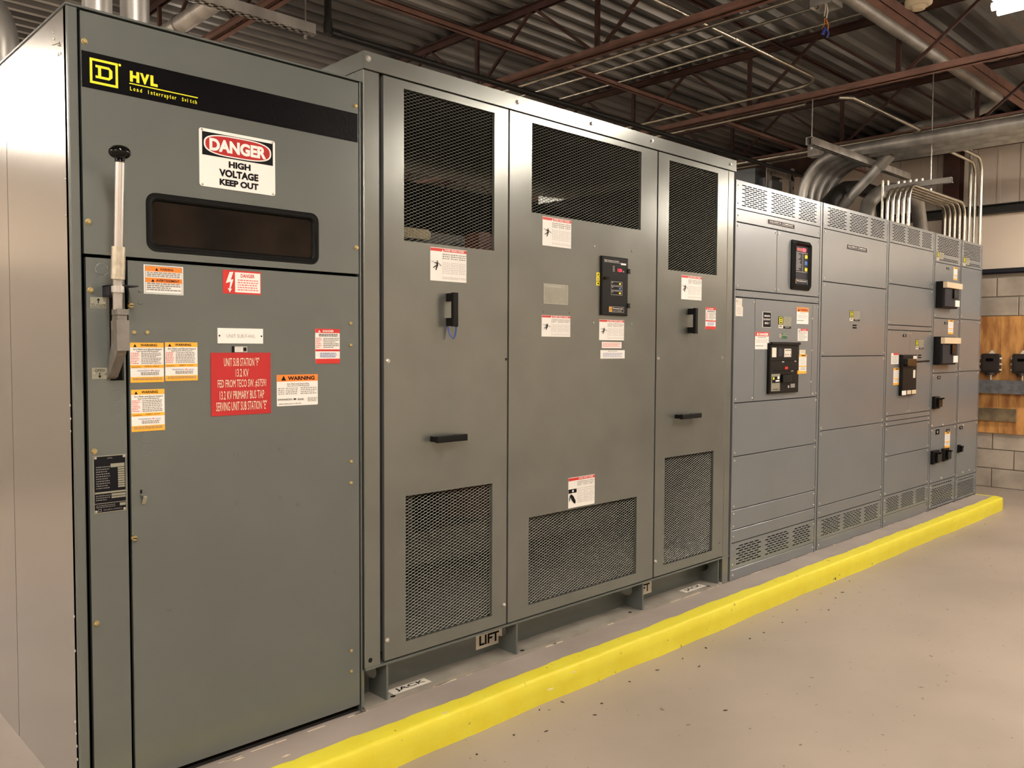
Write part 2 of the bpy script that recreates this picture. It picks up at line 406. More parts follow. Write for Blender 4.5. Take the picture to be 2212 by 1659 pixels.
# steel column at the end wall and the perimeter beam
t = thing('steel_column', (XW-.13, .70, FL), 'dark brown steel column standing against the end wall', 'column')
m = M(); m.box(XW-.20, XW-.19, .60, .76, FL, 3.5); m.box(XW-.045, XW-.035, .60, .76, FL, 3.5); m.build('flange', 'primer', t)
m = M(); m.box(XW-.19, XW-.045, .675, .685, FL, 3.5); m.build('web', 'primer', t)
t = thing('perimeter_beam', (XW-.10, 1.2, 3.5), 'dark red steel beam along the top of the end wall', 'beam')
m = M(); m.box(XW-.18, XW-.02, YF, YB, 3.50, 3.512); m.box(XW-.18, XW-.02, YF, YB, 3.788, 3.80); m.build('flange', 'primer', t)
m = M(); m.box(XW-.105, XW-.095, YF, YB, 3.512, 3.788); m.build('web', 'primer', t)

# concrete pad with the yellow painted kerb edge
PX1 = 8.62; KY = -.235; IN = -.165
t = thing('equipment_pad', (3.5, 1.0, FL), 'raised concrete housekeeping pad with a yellow kerb edge under the switchgear', 'pad')
m = M(); m.box(-1.2, PX1-.05, IN, 2.6, FL, 0); m.build('slab', 'pad_paint', t)
# kerb: extruded profile with rounded lip, gently uneven along its length, ragged inner paint edge
m = M(); vs = []; fs = []; N = 260; x = -1.2; rows = []
for i in range(N+1):
    x = -1.2+(PX1+1.2)*i/N
    w1 = .0025*math.sin(x*3.1)+.0015*math.sin(x*11)+random.uniform(-.0006, .0006)
    ri = random.uniform(-.0035, .0035)+.004*math.sin(x*5.3)+.003*math.sin(x*17)
    e = PX1-x; rc = .05
    off = (rc-math.sqrt(max(0, rc*rc-(rc-e)**2))) if e < rc else 0
    prof = [(IN+.015+ri, .0008), (KY+.016+w1+off, .0008), (KY+.007+w1+off, -.002), (KY+w1*1.2+off, -.010), (KY-.001+w1+off, -.06), (KY-.003+w1*2+off+random.uniform(-.001, .001), FL)]
    rows.append(prof)
    for a, b in prof: vs.append((x, max(a, KY-.02), b))
K = 6
for i in range(N):
    for k in range(K-1): fs.append((i*K+k, i*K+k+1, (i+1)*K+k+1, (i+1)*K+k))
m.add(vs, fs, sm=True)
m.box(PX1-.05, PX1-.0001, IN-.02, 2.6, FL, -.002)
m.build('kerb', 'kerb_yellow', t, 'yellow painted kerb edge')
# pale chips where the pad meets the steel, and on the pad
m = M()
for k in range(46):
    px = random.uniform(0.9, 8.3); L = random.uniform(.015, .09)
    m.box(px, px+L, -.003-random.random()*.004, .0, .0003, .0009)
for px, py in ((1188,1489),(640,1557),(618,1633),(515,1640),(1240,1452),(960,1540)):
    q = onz(px, py, 0); a = .012+random.random()*.012
    m.add([(q.x-a, q.y, .001), (q.x-a*.2, q.y-.006, .001), (q.x+a, q.y-.002, .001), (q.x+.3*a, q.y+.006, .001)], [(0,1,2,3)])
m.build('paint_chips', 'chip', t, 'pale chipped paint flecks', kind='stuff')
# dirt flecks on the floor
deb = [(2127,1133),(1968,1173),(1745,1233),(1700,1254),(1818,1247),(1835,1256),(1820,1280),(1805,1292),(1500,1340),(1620,1380),(1690,1345),(1650,1367),(1722,1318),(1790,1318),(1360,1473),(1420,1448),(1475,1423),(1448,1385),(1110,1588),(1285,1545),(1165,1534),(1030,1630),(1567,1535),(1240,1480),(1215,1517),(1180,1580),(1510,1440),(1300,1520),(1525,1400)]
t = thing('floor_litter', onz(1500, 1400, FL), 'scattered dark grit and chips on the aisle floor along the kerb', 'debris')
for px, py in deb:
    q = onz(px, py, FL); L = random.uniform(.005, .014); a = random.uniform(0, 3.1); wd = random.uniform(.0025, .0055); ca, sa = math.cos(a), math.sin(a)
    mm = M(); h = .003
    pts = [(-L, 0), (-L*.2, -wd), (L, -wd*.3), (L*.5, wd), (-L*.3, wd*.7)]
    P2 = [(q.x+u*ca-v*sa, q.y+u*sa+v*ca) for u, v in pts]; n = 5
    mm.add([(a_, b_, FL+.0002) for a_, b_ in P2]+[(a_*.7+q.x*.3, b_*.7+q.y*.3, FL+h) for a_, b_ in P2], [tuple(range(n,2*n))]+[(i, (i+1)%n, n+(i+1)%n, n+i) for i in range(n)])
    mm.build('grit', 'debris', t)

# ================================================================== joists, bridging, lamps
JX = [2.41, 4.35, 6.29, 8.0, .47, -1.45, -3.4]; ZB = 3.31; ZT = 3.735
jl = {2.41: 'red primed roof joist above the gap between the nearest cabinet and the transformer', 4.35: 'red primed roof joist over the transformer, pale conduit hugging its lower chord',
      6.29: 'red primed roof joist over the second switchgear section, carrying two conduits', 8.0: 'red primed roof joist farthest away, with conduit and small square box clipped on',
      .47: 'red primed roof joist above and left of the nearest cabinet', -1.45: 'red primed roof joist behind the camera, left of the aisle', -3.4: 'red primed roof joist nearest the left wall'}
jmesh = {}
def joist(X):
    t = thing('roof_joist', (X, 1.2, ZB), jl[X], 'joist', 'open web roof joists')
    def part(nm, key, fn, at, mt='primer'):
        if key not in jmesh:
            q = M(); fn(q); me = bpy.data.meshes.new(nm); me.from_pydata(q.v, [], q.f); me.materials.append(MAT[mt]); jmesh[key] = me
        link(nm, jmesh[key], t, at)
    def chord(q, s):
        for sx in (-1, 1):
            a, b = sx*.013, sx*.052
            q.box(a, b, YF+.05, YB-.05, 0, .005*s); q.box(a, a+sx*.005, YF+.05, YB-.05, 0, .045*s)
    part('bottom_chord', 'bc', lambda q: chord(q, 1), (X, 0, ZB), 'primer_lit')
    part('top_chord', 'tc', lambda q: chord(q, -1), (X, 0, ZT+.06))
    y = 1.1-1.2*5
    while y < YB-.3:
        part('web_bar', 'v', lambda q: q.box(-.011, .011, -.016, .016, .01, ZT+.04-ZB), (X, y, ZB))
        part('web_bar', 'd1', lambda q: q.bar((0, 0, .015), (0, .56, ZT+.03-ZB), .02, .02, (1,0,0)), (X, y+.02, ZB))
        part('web_bar', 'd2', lambda q: q.bar((0, 0, .015), (0, -.56, ZT+.03-ZB), .02, .02, (1,0,0)), (X, y-.02, ZB))
        y += 1.2
for X in JX: joist(X)
def angle_bar(name, y, z, s, label, mt='primer_lit', grp=None, x0=XL+.1, x1=XW-.2):
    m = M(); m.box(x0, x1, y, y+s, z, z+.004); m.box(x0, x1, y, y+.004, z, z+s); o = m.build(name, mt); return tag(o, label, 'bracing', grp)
angle_bar('bridging_angle', 1.55, ZB+.056, .032, 'thin red bridging angle resting on the lower chords above the transformer')
angle_bar('bridging_angle', -.275, 3.60, .075, 'broad orange red steel angle crossing the joists next to the smoke detector')
angle_bar('bridging_angle', 2.25, ZT-.01, .03, 'thin dark bridging angle just under the roof deck behind the cabinets', 'primer')
angle_bar('bridging_angle', .75, ZT-.01, .03, 'thin dark bridging angle just under the roof deck above the cabinet fronts', 'primer')

FIXL = {(0.5, -2.45): 'long white strip light hanging over the aisle near the camera', (4.78, -2.36): 'long white strip light over the aisle at the top right corner of the photo',
        (8.75, -2.4): 'long white strip light over the aisle at the end wall', (-0.65, 5.2): 'long white strip light behind the cabinets at the left', (3.0, 5.4): 'unseen strip light added behind the transformer to brighten the rack',
        (-3.3, -2.4): 'long white strip light over the far left of the aisle', (-3.2, 1.6): 'long white strip light left of the nearest cabinet'}
PW = {(3.0, 5.4): .8, (-0.65, 5.2): 1.5, (8.75, -2.4): 1.35}; LZ = {(-0.65, 5.2): .26, (3.0, 5.4): .2}  # the light behind the transformer is unseen, turned up to brighten the rack
for x, y in LAMPS:
    dz = -.13+LZ.get((x, y), 0)
    t = thing('strip_light', (x, y, 3.3+dz), FIXL[(x, y)], 'light fixture', 'ceiling strip lights')
    m = M(); m.box(x-.06, x+.06, y-1.2, y+1.2, 3.26+dz, 3.32+dz)
    m.add([(x-.06,y-1.2,3.27+dz),(x-.15,y-1.2,3.245+dz),(x-.15,y+1.2,3.245+dz),(x-.06,y+1.2,3.27+dz)], [(0,1,2,3)]); m.add([(x+.06,y-1.2,3.27+dz),(x+.15,y-1.2,3.245+dz),(x+.15,y+1.2,3.245+dz),(x+.06,y+1.2,3.27+dz)], [(3,2,1,0)])
    m.build('reflector', 'fixture_white', t)
    m = M(); 
    for s_ in (-.045, .045): m.cyl((x+s_, y-1.19, 3.215+dz), (x+s_, y+1.19, 3.215+dz), .019, 10)
    m.build('tube', 'lens', t)
    m = M()
    for s_ in (-.9, .9): m.cyl((x, y+s_, 3.32+dz), (x, y+s_, DECK), .004, 6)
    m.build('hanger_rod', 'steel', t)
    l = lamp_light(x, y, 3.19+dz, PW.get((x, y), 1)); l.parent = t; l.location = l.location-LOC[t]

# ================================================================== load interrupter switch cabinet (nearest, left)
X0 = .766; X1 = 1.742; HT = 2.318
H = thing('switch_cabinet', ((X0+X1)/2, .55, 0), 'tall grey switch cabinet nearest the camera, with long lever handle and danger sign', 'cabinet')
D = 1.35
shell(H, X0+.006, X1, .022, D, .0, HT-.006, 'interior_shade', .01)
m = M(); m.box(X0, X0+.006, .012, .652, .0, HT-.006); m.box(X0, X0+.006, .658, D, 0, HT-.006); m.build('side_panel', 'paint_side_lit', H, 'shiny painted side panel, coloured paler for its bright reflections')
m = M(); m.box(X0-.004, X1+.003, -.004, D+.01, HT-.006, HT); m.build('roof_plate', 'paint', H)
xl = F(166, 13)[0]; xd = F(173.6, 100)[0]; xr = F(775, 600)[0]; xr2 = F(778, 600)[0]
m = M(); m.cbox(X0, xl, -.002, .03, 0, HT-.006, .003); m.build('corner_post', 'paint', H)
m = M(); m.cbox(xr2, X1, -.001, .03, 0, HT-.006, .002); m.build('corner_post', 'paint', H)
zt0 = (F(181, 548)[1]+F(775, 591.5)[1])/2; zt1 = zt0-.010
# viewing window opening
wx0, wx1, wz0, wz1 = RB((314.6, 420), (689, 566))
wz1 = (F(330, 417)[1]+F(680, 460)[1])/2; wz0 = (F(330, 547)[1]+F(680, 569)[1])/2
m = M(); holes_plate(m, xd, xr, zt0, HT-.012, 0, .016, [(wx0+.016, wx1-.016, wz0+.016, wz1-.016)]); up = m.build('upper_panel', 'paint', H)
m = M(); m.ring(rrect(wx0, wx1, wz0, wz1, .03), rrect(wx0+.010, wx1-.010, wz0+.010, wz1-.010, .024), .0, .0, -.009)
m.ring(rrect(wx0+.010, wx1-.010, wz0+.010, wz1-.010, .024), rrect(wx0+.024, wx1-.024, wz0+.024, wz1-.024, .014), -.009, .02, .010)
wf = m.build('window_gasket', 'rubber', H, 'black rubber gasket around the viewing window')
for p in wf.data.polygons: p.use_smooth = True
m = M(); m.box(wx0+.012, wx1-.012, .010, .014, wz0+.012, wz1-.012); m.build('window_glass', 'glass_dark', H, 'dark viewing window')
# black name band
bz1 = (F(177, 108.5)[1]+F(772, 246)[1])/2; bz0 = (F(177, 188)[1]+F(772, 307)[1])/2; bx1 = F(772, 270)[0]; bx0 = xd+.002
m = M(); m.box(bx0, bx1, -.0012, 0, bz0, bz1); nb = m.build('name_band', 'black_band', H, 'black band with yellow lettering')
m = M().use('yellow_ink'); yb = -.0018
def dlogo(m, x0, x1, z0, z1, y, fr=.09):
    W = x1-x0; Hh = z1-z0; t_ = W*fr
    m.rect(x0, x1, z1-t_, z1, y); m.rect(x0, x1, z0, z0+t_, y); m.rect(x0, x0+t_, z0+t_, z1-t_, y); m.rect(x1-t_, x1, z0+t_, z1-t_, y)
    g = lambda u, v: (x0+W*u, z0+Hh*v)
    # slab-serif D
    m.poly([g(.20,.76), g(.20,.66), g(.29,.66), g(.29,.76)], y); m.poly([g(.20,.34), g(.20,.24), g(.29,.24), g(.29,.34)], y)
    m.poly([g(.29,.24), g(.40,.24), g(.40,.76), g(.29,.76)], y); m.poly([g(.40,.66), g(.66,.66), g(.68,.76), g(.40,.76)], y)
    m.poly([g(.40,.24), g(.68,.24), g(.66,.34), g(.40,.34)], y); m.poly([g(.66,.34), g(.68,.24), g(.80,.36), g(.80,.64), g(.68,.76), g(.66,.66), g(.68,.62), g(.68,.38)], y)
lx0, lx1 = F(193.5, 158)[0], F(254.3, 158)[0]; lz1 = (F(193.5, 124.8)[1]+F(254, 137)[1])/2; lz0 = (F(194, 178)[1]+F(253, 191.7)[1])/2
dlogo(m, lx0, lx1, lz0, lz1, yb)
tx0, tx1 = F(280, 160)[0], F(340, 175)[0]; tz0 = F(281, 176)[1]; tz1 = F(280, 152.5)[1]
tw = tx1-tx0
for ch, u0, u1 in (('H', 0, .335), ('V', .36, .70), ('L', .735, 1)): put_text(m, ch, tx0+tw*u0, tx0+tw*u1, tz0, tz1, yb, .06)
ux1 = F(426.8, 209.8)[0]; uz = F(278.5, 179.9)[1]; m.rect(tx0-.002, ux1, uz-.0015, uz+.0015, yb)
words = [('Load', 0, .185), ('Interrupter', .255, .685), ('Switch', .755, 1.0)]
for wd, a, b in words:
    n = len(wd); L = ux1-tx0
    for i, ch in enumerate(wd):
        cx = tx0+L*(a+(b-a)*(i/n)); cw = L*(b-a)/n*.62; tall = ch in 'LIS'; up_ = ch in 'tdhi'; lo = -.005 if ch == 'p' else 0
        if ch in 'iI': cw *= .4
        put_text(m, ch, cx, cx+cw, uz-.020+lo, uz-.020+(.0112 if (tall or up_) else (.0084)), yb, .02)
m.use('yellow_ink'); rx, rz = F(258.2, 141); m.poly(circle(rx, rz, .004, 10), yb)
m.build('lettering', None, nb, 'yellow lettering')
# danger sign
sx0 = F(429.9, 339)[0]; sx1 = F(593.5, 363)[0]; sz1 = (F(429.7, 275.6)[1]+F(593, 305)[1])/2; sz0 = (F(430.4, 402.5)[1]+F(593.9, 422.4)[1])/2
m = M(); m.poly(rrect(sx0, sx1, sz0, sz1, .008), -.0025, 0); sg = m.build('danger_sign', 'white', H, 'white danger high voltage keep out sign')
W_ = sx1-sx0; H_ = sz1-sz0; g = lambda u, v: (sx0+W_*u, sz1-H_*v)
m = M().use('ink'); a = g(.035, .055); b = g(.968, .455); m.rect(a[0], b[0], b[1], a[1], -.003)
c = g(.50, .25)
m.use('white').poly([(c[0]+W_*.445*math.copysign(abs(math.cos(k*math.pi/24))**.62, math.cos(k*math.pi/24)), c[1]+H_*.185*math.copysign(abs(math.sin(k*math.pi/24))**.75, math.sin(k*math.pi/24))) for k in range(48)], -.0033)
m.use('red_oval').poly([(c[0]+W_*.425*math.copysign(abs(math.cos(k*math.pi/24))**.62, math.cos(k*math.pi/24)), c[1]+H_*.165*math.copysign(abs(math.sin(k*math.pi/24))**.75, math.sin(k*math.pi/24))) for k in range(48)], -.0036)
m.use('white'); a = g(.125, .365); b = g(.875, .145); put_text(m, 'DANGER', a[0], b[0], a[1], b[1], -.0040, .05)
m.use('ink')
for s_, u0, u1, v0, v1 in (('HIGH', .37, .66, .50, .615), ('VOLTAGE', .245, .765, .655, .785), ('KEEP OUT', .25, .765, .825, .94)):
    a = g(u0, v1); b = g(u1, v0); put_text(m, s_, a[0], b[0], a[1], b[1], -.0032, .05)
m.build('lettering', None, sg)
for u, v in ((.035, .03), (.965, .03), (.035, .97), (.965, .97)): a = g(u, v); bolt(sg, a[0], a[1], .0035, 'steel', 'rivet', -.0025, False, .5)
# lower door and mechanism panel
xm1 = F(273.5, 900)[0]; xq0 = F(281.5, 900)[0]
slx0, slx1 = F(236.5, 700)[0], F(266, 700)[0]; slz1 = F(236, 642)[1]; slz0 = F(250, 822)[1]
m = M(); holes_plate(m, xd+.004, xm1, .03, zt1, 0, .016, [(slx0, slx1, slz0, slz1)])
mp_ = m.build('mechanism_panel', 'paint', H); m = M(); m.box(slx0-.01, slx1+.01, .02, .03, slz0-.02, slz1+.02); m.build('lever_slot', 'black', H, 'black slot behind the lever')
m = M(); m.cbox(xq0, xr, 0, .016, .03, zt1, .0025); m.build('access_door', 'paint', H)
for px, py in ((183.7,88),(192.4,478.5),(769.6,228.6),(771.8,535),(197,626.7),(204.7,975.7),(210,1348)): x, z = F(px, py, -.006); bolt(H, x, z, .0068, 'brass', 'bolt', 0, True, 1.1)
for px, py in ((290,718),(319,718),(758.4,698.3),(758.4,745.3),(759.5,997),(759.5,1043),(759.9,1406),(759.9,1450.7)): x, z = F(px, py, -.004); bolt(H, x, z, .0062, 'brass', 'bolt', 0, False, .7)
for px, py in ((283.5,659.6),(291,1162.8)):
    x, z = F(px, py, -.008); b_ = bolt(H, x, z, .0088, 'brass', 'slotted_latch', 0, False, 1.2)
    m = M(); m.box(x-.006, x+.006, -.0117, -.010, z-.0012, z+.0012); o = m.build('slot', 'ink', H)
for px, py in ((510,980),(604.7,970.6),(510.7,1086),(605,1073),(643,1089),(365,1314.7),(724.8,1235),(302.7,628),(302.7,654)): x, z = F(px, py); bolt(H, x, z, .0055, 'paint', 'plug', 0, False, .35)
for px, py, r in ((220,580.7,.019),(319,942.4,.0185),(318.3,971.3,.0185),(251.4,856.3,.018),(252,884.5,.018),(209,597,.0065),(232.5,598,.0065),(240.9,839.3,.0065),(263.3,838,.0065)): knockout(H, px, py, r)
# small plates and stickers
def rivets(s, tl, br, n=4, r=.0035, mt='steel'):
    x0, x1, z0, z1 = RB(tl, br); q = [(x0+.006, (z0+z1)/2), (x1-.006, (z0+z1)/2)] if n == 2 else [(x0+.006, z0+.006), (x1-.006, z0+.006), (x0+.006, z1-.006), (x1-.006, z1-.006)]
    for a, b in q: bolt(s, a, b, r, mt, 'rivet', -.001, False, .5)
s = sticker(H, 'closed_plate', (194.6,641), (229.7,666), 'small metal plate reading CLOSED', 'plate_metal', [('t','CLOSED',.08,.66,.92,.94,'ink',.0),('r',.47,.22,.53,.58,'ink'),('p',[(.38,.3),(.62,.3),(.5,.1)],'ink')]); rivets(s, (194.6,641), (229.7,666), 2)
s = sticker(H, 'open_plate', (198.2,794.8), (232,818.5), 'small metal plate reading OPEN', 'plate_metal', [('t','OPEN',.2,.1,.8,.36,'ink',.0),('r',.47,.44,.53,.75,'ink'),('p',[(.5,.92),(.62,.7),(.38,.7)],'ink')]); rivets(s, (198.2,794.8), (232,818.5), 2)
sticker(H, 'warning_label', (310,571), (396,638), 'orange and white bilingual warning label', 'white', [('fr',.03,.03,.97,.97,.008,'ink'),('r',.04,.05,.96,.22,'orange'),('r',.04,.44,.96,.60,'orange'),('t','WARNING',.40,.09,.74,.18,'ink',.03),('t','AVERTISSEMENT',.30,.48,.90,.57,'ink',.03),('tri',.32,.19,.04,'ink'),('tri',.22,.58,.04,'ink'),('l',.07,.245,.93,.43,3,'ink_soft',.5),('l',.07,.62,.93,.90,4,'ink_soft',.5)])
sticker(H, 'danger_label', (481,582.5), (563.5,637.5), 'red and white danger label with lightning bolt', 'red', [('r',.31,.07,.98,.93,'white'),('t','DANGER',.46,.13,.83,.29,'red',.03),('p',[(.17,.08),(.27,.06),(.20,.40),(.27,.38),(.19,.80),(.23,.78),(.17,.95),(.12,.76),(.16,.79),(.19,.50),(.07,.56)][::-1],'white'),('l',.38,.38,.92,.90,5,'ink_red',.42)])
s = sticker(H, 'name_plate', (469.4,708.4), (567.8,742.4), 'white engraved plate reading UNIT SUB F-HVL', 'white', [('t','UNIT SUB F-HVL',.19,.40,.82,.62,'ink_soft',-.01)], th=.002); rivets(s, (469.4,708.4), (567.8,742.4), 2, .003, 'ink')
sticker(H, 'asset_tag', (500,748), (534,761), 'tiny grey asset tag', 'grey_btn', [('r',.0,.0,.18,1,'ink'),('r',.2,.1,.7,.9,'white'),('l',.24,.2,.66,.9,3,'ink_soft'),('r',.75,.2,.94,.8,'ink')])
x0, x1 = F(455.3, 830)[0], F(584.2, 830)[0]; z1 = (F(455, 762.3)[1]+F(583, 761.5)[1])/2; z0 = (F(458.6, 899.7)[1]+F(584.4, 891.8)[1])/2
sticker(H, 'red_sign', None, None, 'red engraved sign reading unit sub station F 13.2 KV', 'red_sign', [('t','UNIT SUB STATION "F"',.21,.08,.80,.215,'cream',.0),('t','13.2 KV',.40,.26,.615,.385,'cream',.0),('t','FED FROM TECO SW. #37591',.105,.43,.915,.565,'cream',.0),('t','13.2 KV PRIMARY BUS TAP',.135,.61,.88,.745,'cream',.0),('t','SERVING UNIT SUB STATION "E"',.075,.78,.925,.925,'cream',.0)], th=.0022, mrect=(x0, x1, z0, z1))
def amber(parent, tl, br, lab, loc_='MSB-F, HVLF', y=0.0, nm='arc_flash_label'):
    return sticker(parent, nm, tl, br, lab, 'white', [('r',0,0,1,.12,'amber'),('r',0,.56,1,.635,'amber'),('r',0,.86,1,1,'amber'),('t','WARNING',.30,.03,.80,.095,'ink',.03),('tri',.14,.11,.05,'ink'),
        ('t','Arc Flash and Shock Hazard',.08,.145,.94,.185,'ink',.01),('t','Appropriate PPE Required',.18,.20,.83,.24,'ink',.01),('l',.02,.255,.26,.55,7,'ink_red',.42),('l',.32,.255,.92,.55,7,'ink_soft',.42),
        ('t','Location:',.04,.585,.30,.62,'ink',.0),('t',loc_,.42,.58,.85,.615,'ink',.0),('t','SWANSON',.20,.685,.56,.72,'ink_blue',.0),('p',[(.58,.70),(.64,.685),(.70,.70),(.64,.71)][::-1],'ink_red'),('t','RINK',.72,.69,.88,.725,'ink_blue',.0),('l',.3,.745,.84,.83,2,'ink_soft',.5),('l',.06,.885,.93,.955,2,'ink_soft',.4)], y=y, rc=.003)
amber(H, (280.6,740), (354,825), 'amber arc flash label, left of the upper pair')
amber(H, (356,739.3), (427,821.5), 'amber arc flash label, right of the upper pair')
amber(H, (283,842.2), (356,928.7), 'amber arc flash label below the pair')
def redlab(parent, tl, br, lab, y=0.0):
    return sticker(parent, 'danger_label', tl, br, lab, 'white', [('r',0,0,1,.12,'red'),('r',0,.59,1,.645,'red'),('r',0,.86,1,1,'red'),('t','DANGER',.30,.035,.75,.095,'white',.03),('tri',.16,.105,.05,'white'),('l',.14,.15,.90,.235,2,'ink',.5),('l',.03,.26,.24,.57,6,'ink_red',.45),('l',.32,.26,.95,.57,6,'ink_soft',.45),('l',.18,.69,.85,.84,3,'ink_blue',.45)], y=y)
redlab(H, (680.7,709.8), (733.8,785), 'small red and white danger label near the right edge')
sticker(H, 'warning_label', (597.5,810), (686.4,873.5), 'white label with orange WARNING header', 'white', [('r',0,0,1,.215,'orange'),('t','WARNING',.26,.05,.92,.18,'ink',.045),('tri',.16,.185,.06,'ink'),('t','Arc Flash and Shock Risk',.24,.27,.78,.32,'ink',.0),('t','Appropriate PPE Required',.24,.34,.78,.39,'ink',.0),('l',.03,.42,.17,.66,4,'ink_soft',.4),('l',.21,.42,.50,.66,4,'ink_soft',.4),('l',.57,.42,.96,.66,4,'ink_soft',.4),('t','SWANSON',.02,.76,.35,.82,'ink',.01),('p',[(.38,.78),(.43,.76),(.47,.79),(.42,.82)][::-1],'ink'),('t','RINK',.50,.77,.65,.83,'ink',.01),('l',.74,.75,.97,.90,3,'ink_soft',.4),('l',.04,.92,.6,.97,1,'ink_soft',.4)], rc=.003)
s = sticker(H, 'rating_plate', (200.7,986), (273.4,1101.6), 'black rating plate with silver fields', 'plate_metal', [('r',.02,.015,.98,.985,'ink'),('l',.08,.19,.5,.60,10,'ink_soft',.35),('r',.52,.15,.95,.215,'plate_metal')]+[('r',.74,.225+.04*i,.95,.255+.04*i,'plate_metal') for i in range(9)]+[('r',.03,.63,.97,.66,'plate_metal'),('l',.06,.69,.5,.80,3,'ink_soft',.35),('r',.53,.675,.96,.715,'plate_metal'),('r',.53,.725,.96,.755,'plate_metal'),('r',.02,.825,.98,.835,'plate_metal'),('l',.06,.86,.65,.92,2,'ink_soft',.35),('r',.78,.85,.96,.90,'plate_metal'),('fr',.12,.925,.22,.97,.012,'ink_soft'),('t','SQUARE D COMPANY',.28,.935,.85,.96,'ink_soft',.0),('t','HVL',.42,.035,.58,.06,'ink_soft',.02)], th=.0012)
rivets(s, (200.7,986), (273.4,1101.6), 4, .0038)
# key latch
x, z = F(305, 1075); m = M(); m.box(x-.003, x+.003, -.0006, .0, z+.012, z+.024); m.build('key_slot', 'ink', H)
m = M(); m.bar((x, -.003, z+.012), (x+.006, -.016, z+.004), .011, .003); m.bar((x+.006, -.016, z+.004), (x+.005, -.004, z-.018), .011, .003); m.build('hasp', 'steel', H, 'small bent steel hasp')
# side panel screws and punched holes
for px, py in ((116,70),(117,84),(127,97),(126,118),(142,386),(143,465),(152,876),(153,905),(153,932),(161,1332),(163,1406),(163,1560),(165,1585),(167,1612),(168,1640),(131,116)):
    q = onx(px, py, X0); o = bolt(H, 0, 0, .0045, 'steel', 'screw', 0, False, .5); o.rotation_euler = (0, 0, -math.pi/2); o.location = Vector((X0, max(.02, q.y), q.z))-LOC[H]
m = M(); q0 = onx(128, 92, X0); m.cyl((X0, max(.03, q0.y), q0.z), (X0-.012, q0.y+.022, q0.z-.004), .0025, 6); m.build('cotter_pin', 'steel', H)
# operating lever
def L3(px, py, y=-.10): x, z = F(px, py, y); return Vector((x, y, z))
lv = M(); top = L3(259, 346, -.125); a1 = L3(256, 533, -.105); a2 = L3(254.3, 603, -.098); a3 = L3(254, 668, -.085)
OP = M(); OP.tube([top, a1], .0125, 16); tb = OP.build('lever_tube', 'alum', H, 'bare aluminium lever tube')
OP = M(); OP.tube([a1, a2], .019, 20); OP.build('lever_sleeve', 'sleeve', H, 'wider yellowish metal sleeve on the lever')
OP = M(); OP.tube([a2, a3], .0135, 8); c0 = L3(254.2, 625, -.094); OP.tube([c0+Vector((0,0,.009)), c0-Vector((0,0,.009))], .0175, 14); OP.build('lever_ferrule', 'galv', H)
k0 = L3(258.6, 329, -.127); q = M(); prof = []
for i in range(11):
    a = math.pi*i/10; prof.append((k0.z+.019*math.cos(a), .0295*math.sin(a)**.8 if 0 < i < 10 else .002))
prof.append((k0.z-.028, .013))
prof[-2] = (k0.z-.0175, .014)
q.tube([(k0.x, k0.y, z_) for z_, r_ in prof], [r_ for z_, r_ in prof], 24); q.build('lever_knob', 'black_gloss', H, 'glossy black knob')
# cast arm: outline in y-z, thickness in x, then thicker pad
def yz_prism(m, pts, x0, x1):
    n = len(pts); m.add([(x0, a, b) for a, b in pts]+[(x1, a, b) for a, b in pts], [tuple(range(n)), tuple(range(2*n-1, n-1, -1))]+[(i, n+i, n+(i+1)%n, (i+1)%n) for i in range(n)], sm=False)
zA = F(254, 668, -.085)[1]; zB = F(252, 690, -.085)[1]; zC = F(250, 768, -.07)[1]; zD = F(250, 818, 0)[1]
xm = F(251, 740, -.05)[0]; m = M()
yz_prism(m, [(-.104, zA), (-.066, zA), (-.050, zB-.02), (-.046, zC+.03), (-.020, zC-.03), (-.004, zD), (-.022, zD+.006), (-.055, zC-.03), (-.086, zC), (-.100, zC+.02), (-.102, zB)], xm-.013, xm+.013)
m.box(xm-.017, xm+.017, -.108, -.094, zC+.014, zB-.002)
m.box(xm-.017, xm-.011, -.096, -.060, zC+.02, zC+.034); m.box(xm-.017, xm-.011, -.096, -.060, zB-.03, zB-.004); m.box(xm-.016, xm+.016, -.106, -.064, zA-.016, zA)
m.build('lever_arm', 'cast', H, 'rough grey cast lever arm', fix=True)
m = M(); q = L3(246, 618, -.03); m.box(q.x-.022, q.x+.05, -.085, 0, q.z-.002, q.z+.001); m.box(q.x-.022, q.x-.018, -.06, 0, q.z-.028, q.z+.001); m.box(q.x-.022, q.x+.01, -.05, 0, q.z-.030, q.z-.027); m.build('lever_bracket', 'edge_dark', H)

# ================================================================== transformer enclosure
TX0 = 1.752; TX1 = 4.262; TZ = 2.424
T = thing('transformer_enclosure', ((TX0+TX1)/2, .7, 0), 'wide grey transformer enclosure with diamond mesh vents, on a raised steel base', 'cabinet')
zc0 = (F(787, 137)[1]+F(1560, 372)[1])/2; TD = 1.55
m = M(); m.box(TX0-.004, TX1+.004, -.012, .0, zc0, TZ); m.box(TX0-.004, TX1+.004, .0, TD, TZ-.004, TZ); m.box(TX0-.004, TX0, 0, TD, zc0, TZ-.004); m.box(TX1, TX1+.004, 0, TD, zc0, TZ-.004)
m.build('cap', 'paint_gloss', T, 'shiny folded steel cap')
d1 = (F(828.5, 800)[0], F(1094.5, 800)[0]); d2 = (F(1098.2, 800)[0], F(1414, 770)[0]); d3 = (F(1417, 770)[0], F(1566, 770)[0])
DZ0 = (F(830, 1428)[1]+F(1565, 1199)[1])/2; DZ1 = zc0-.004
m = M(); m.cbox(TX0, F(820.5, 800)[0], -.002, .02, DZ0-.01, zc0, .003); m.box(TX0, TX0+.01, .02, .06, 0, zc0); m.build('corner_post', 'paint_gloss', T)
m = M(); m.cbox(d3[1]+.006, TX1, -.002, .02, 0, zc0, .003); m.build('corner_post', 'paint_gloss', T)
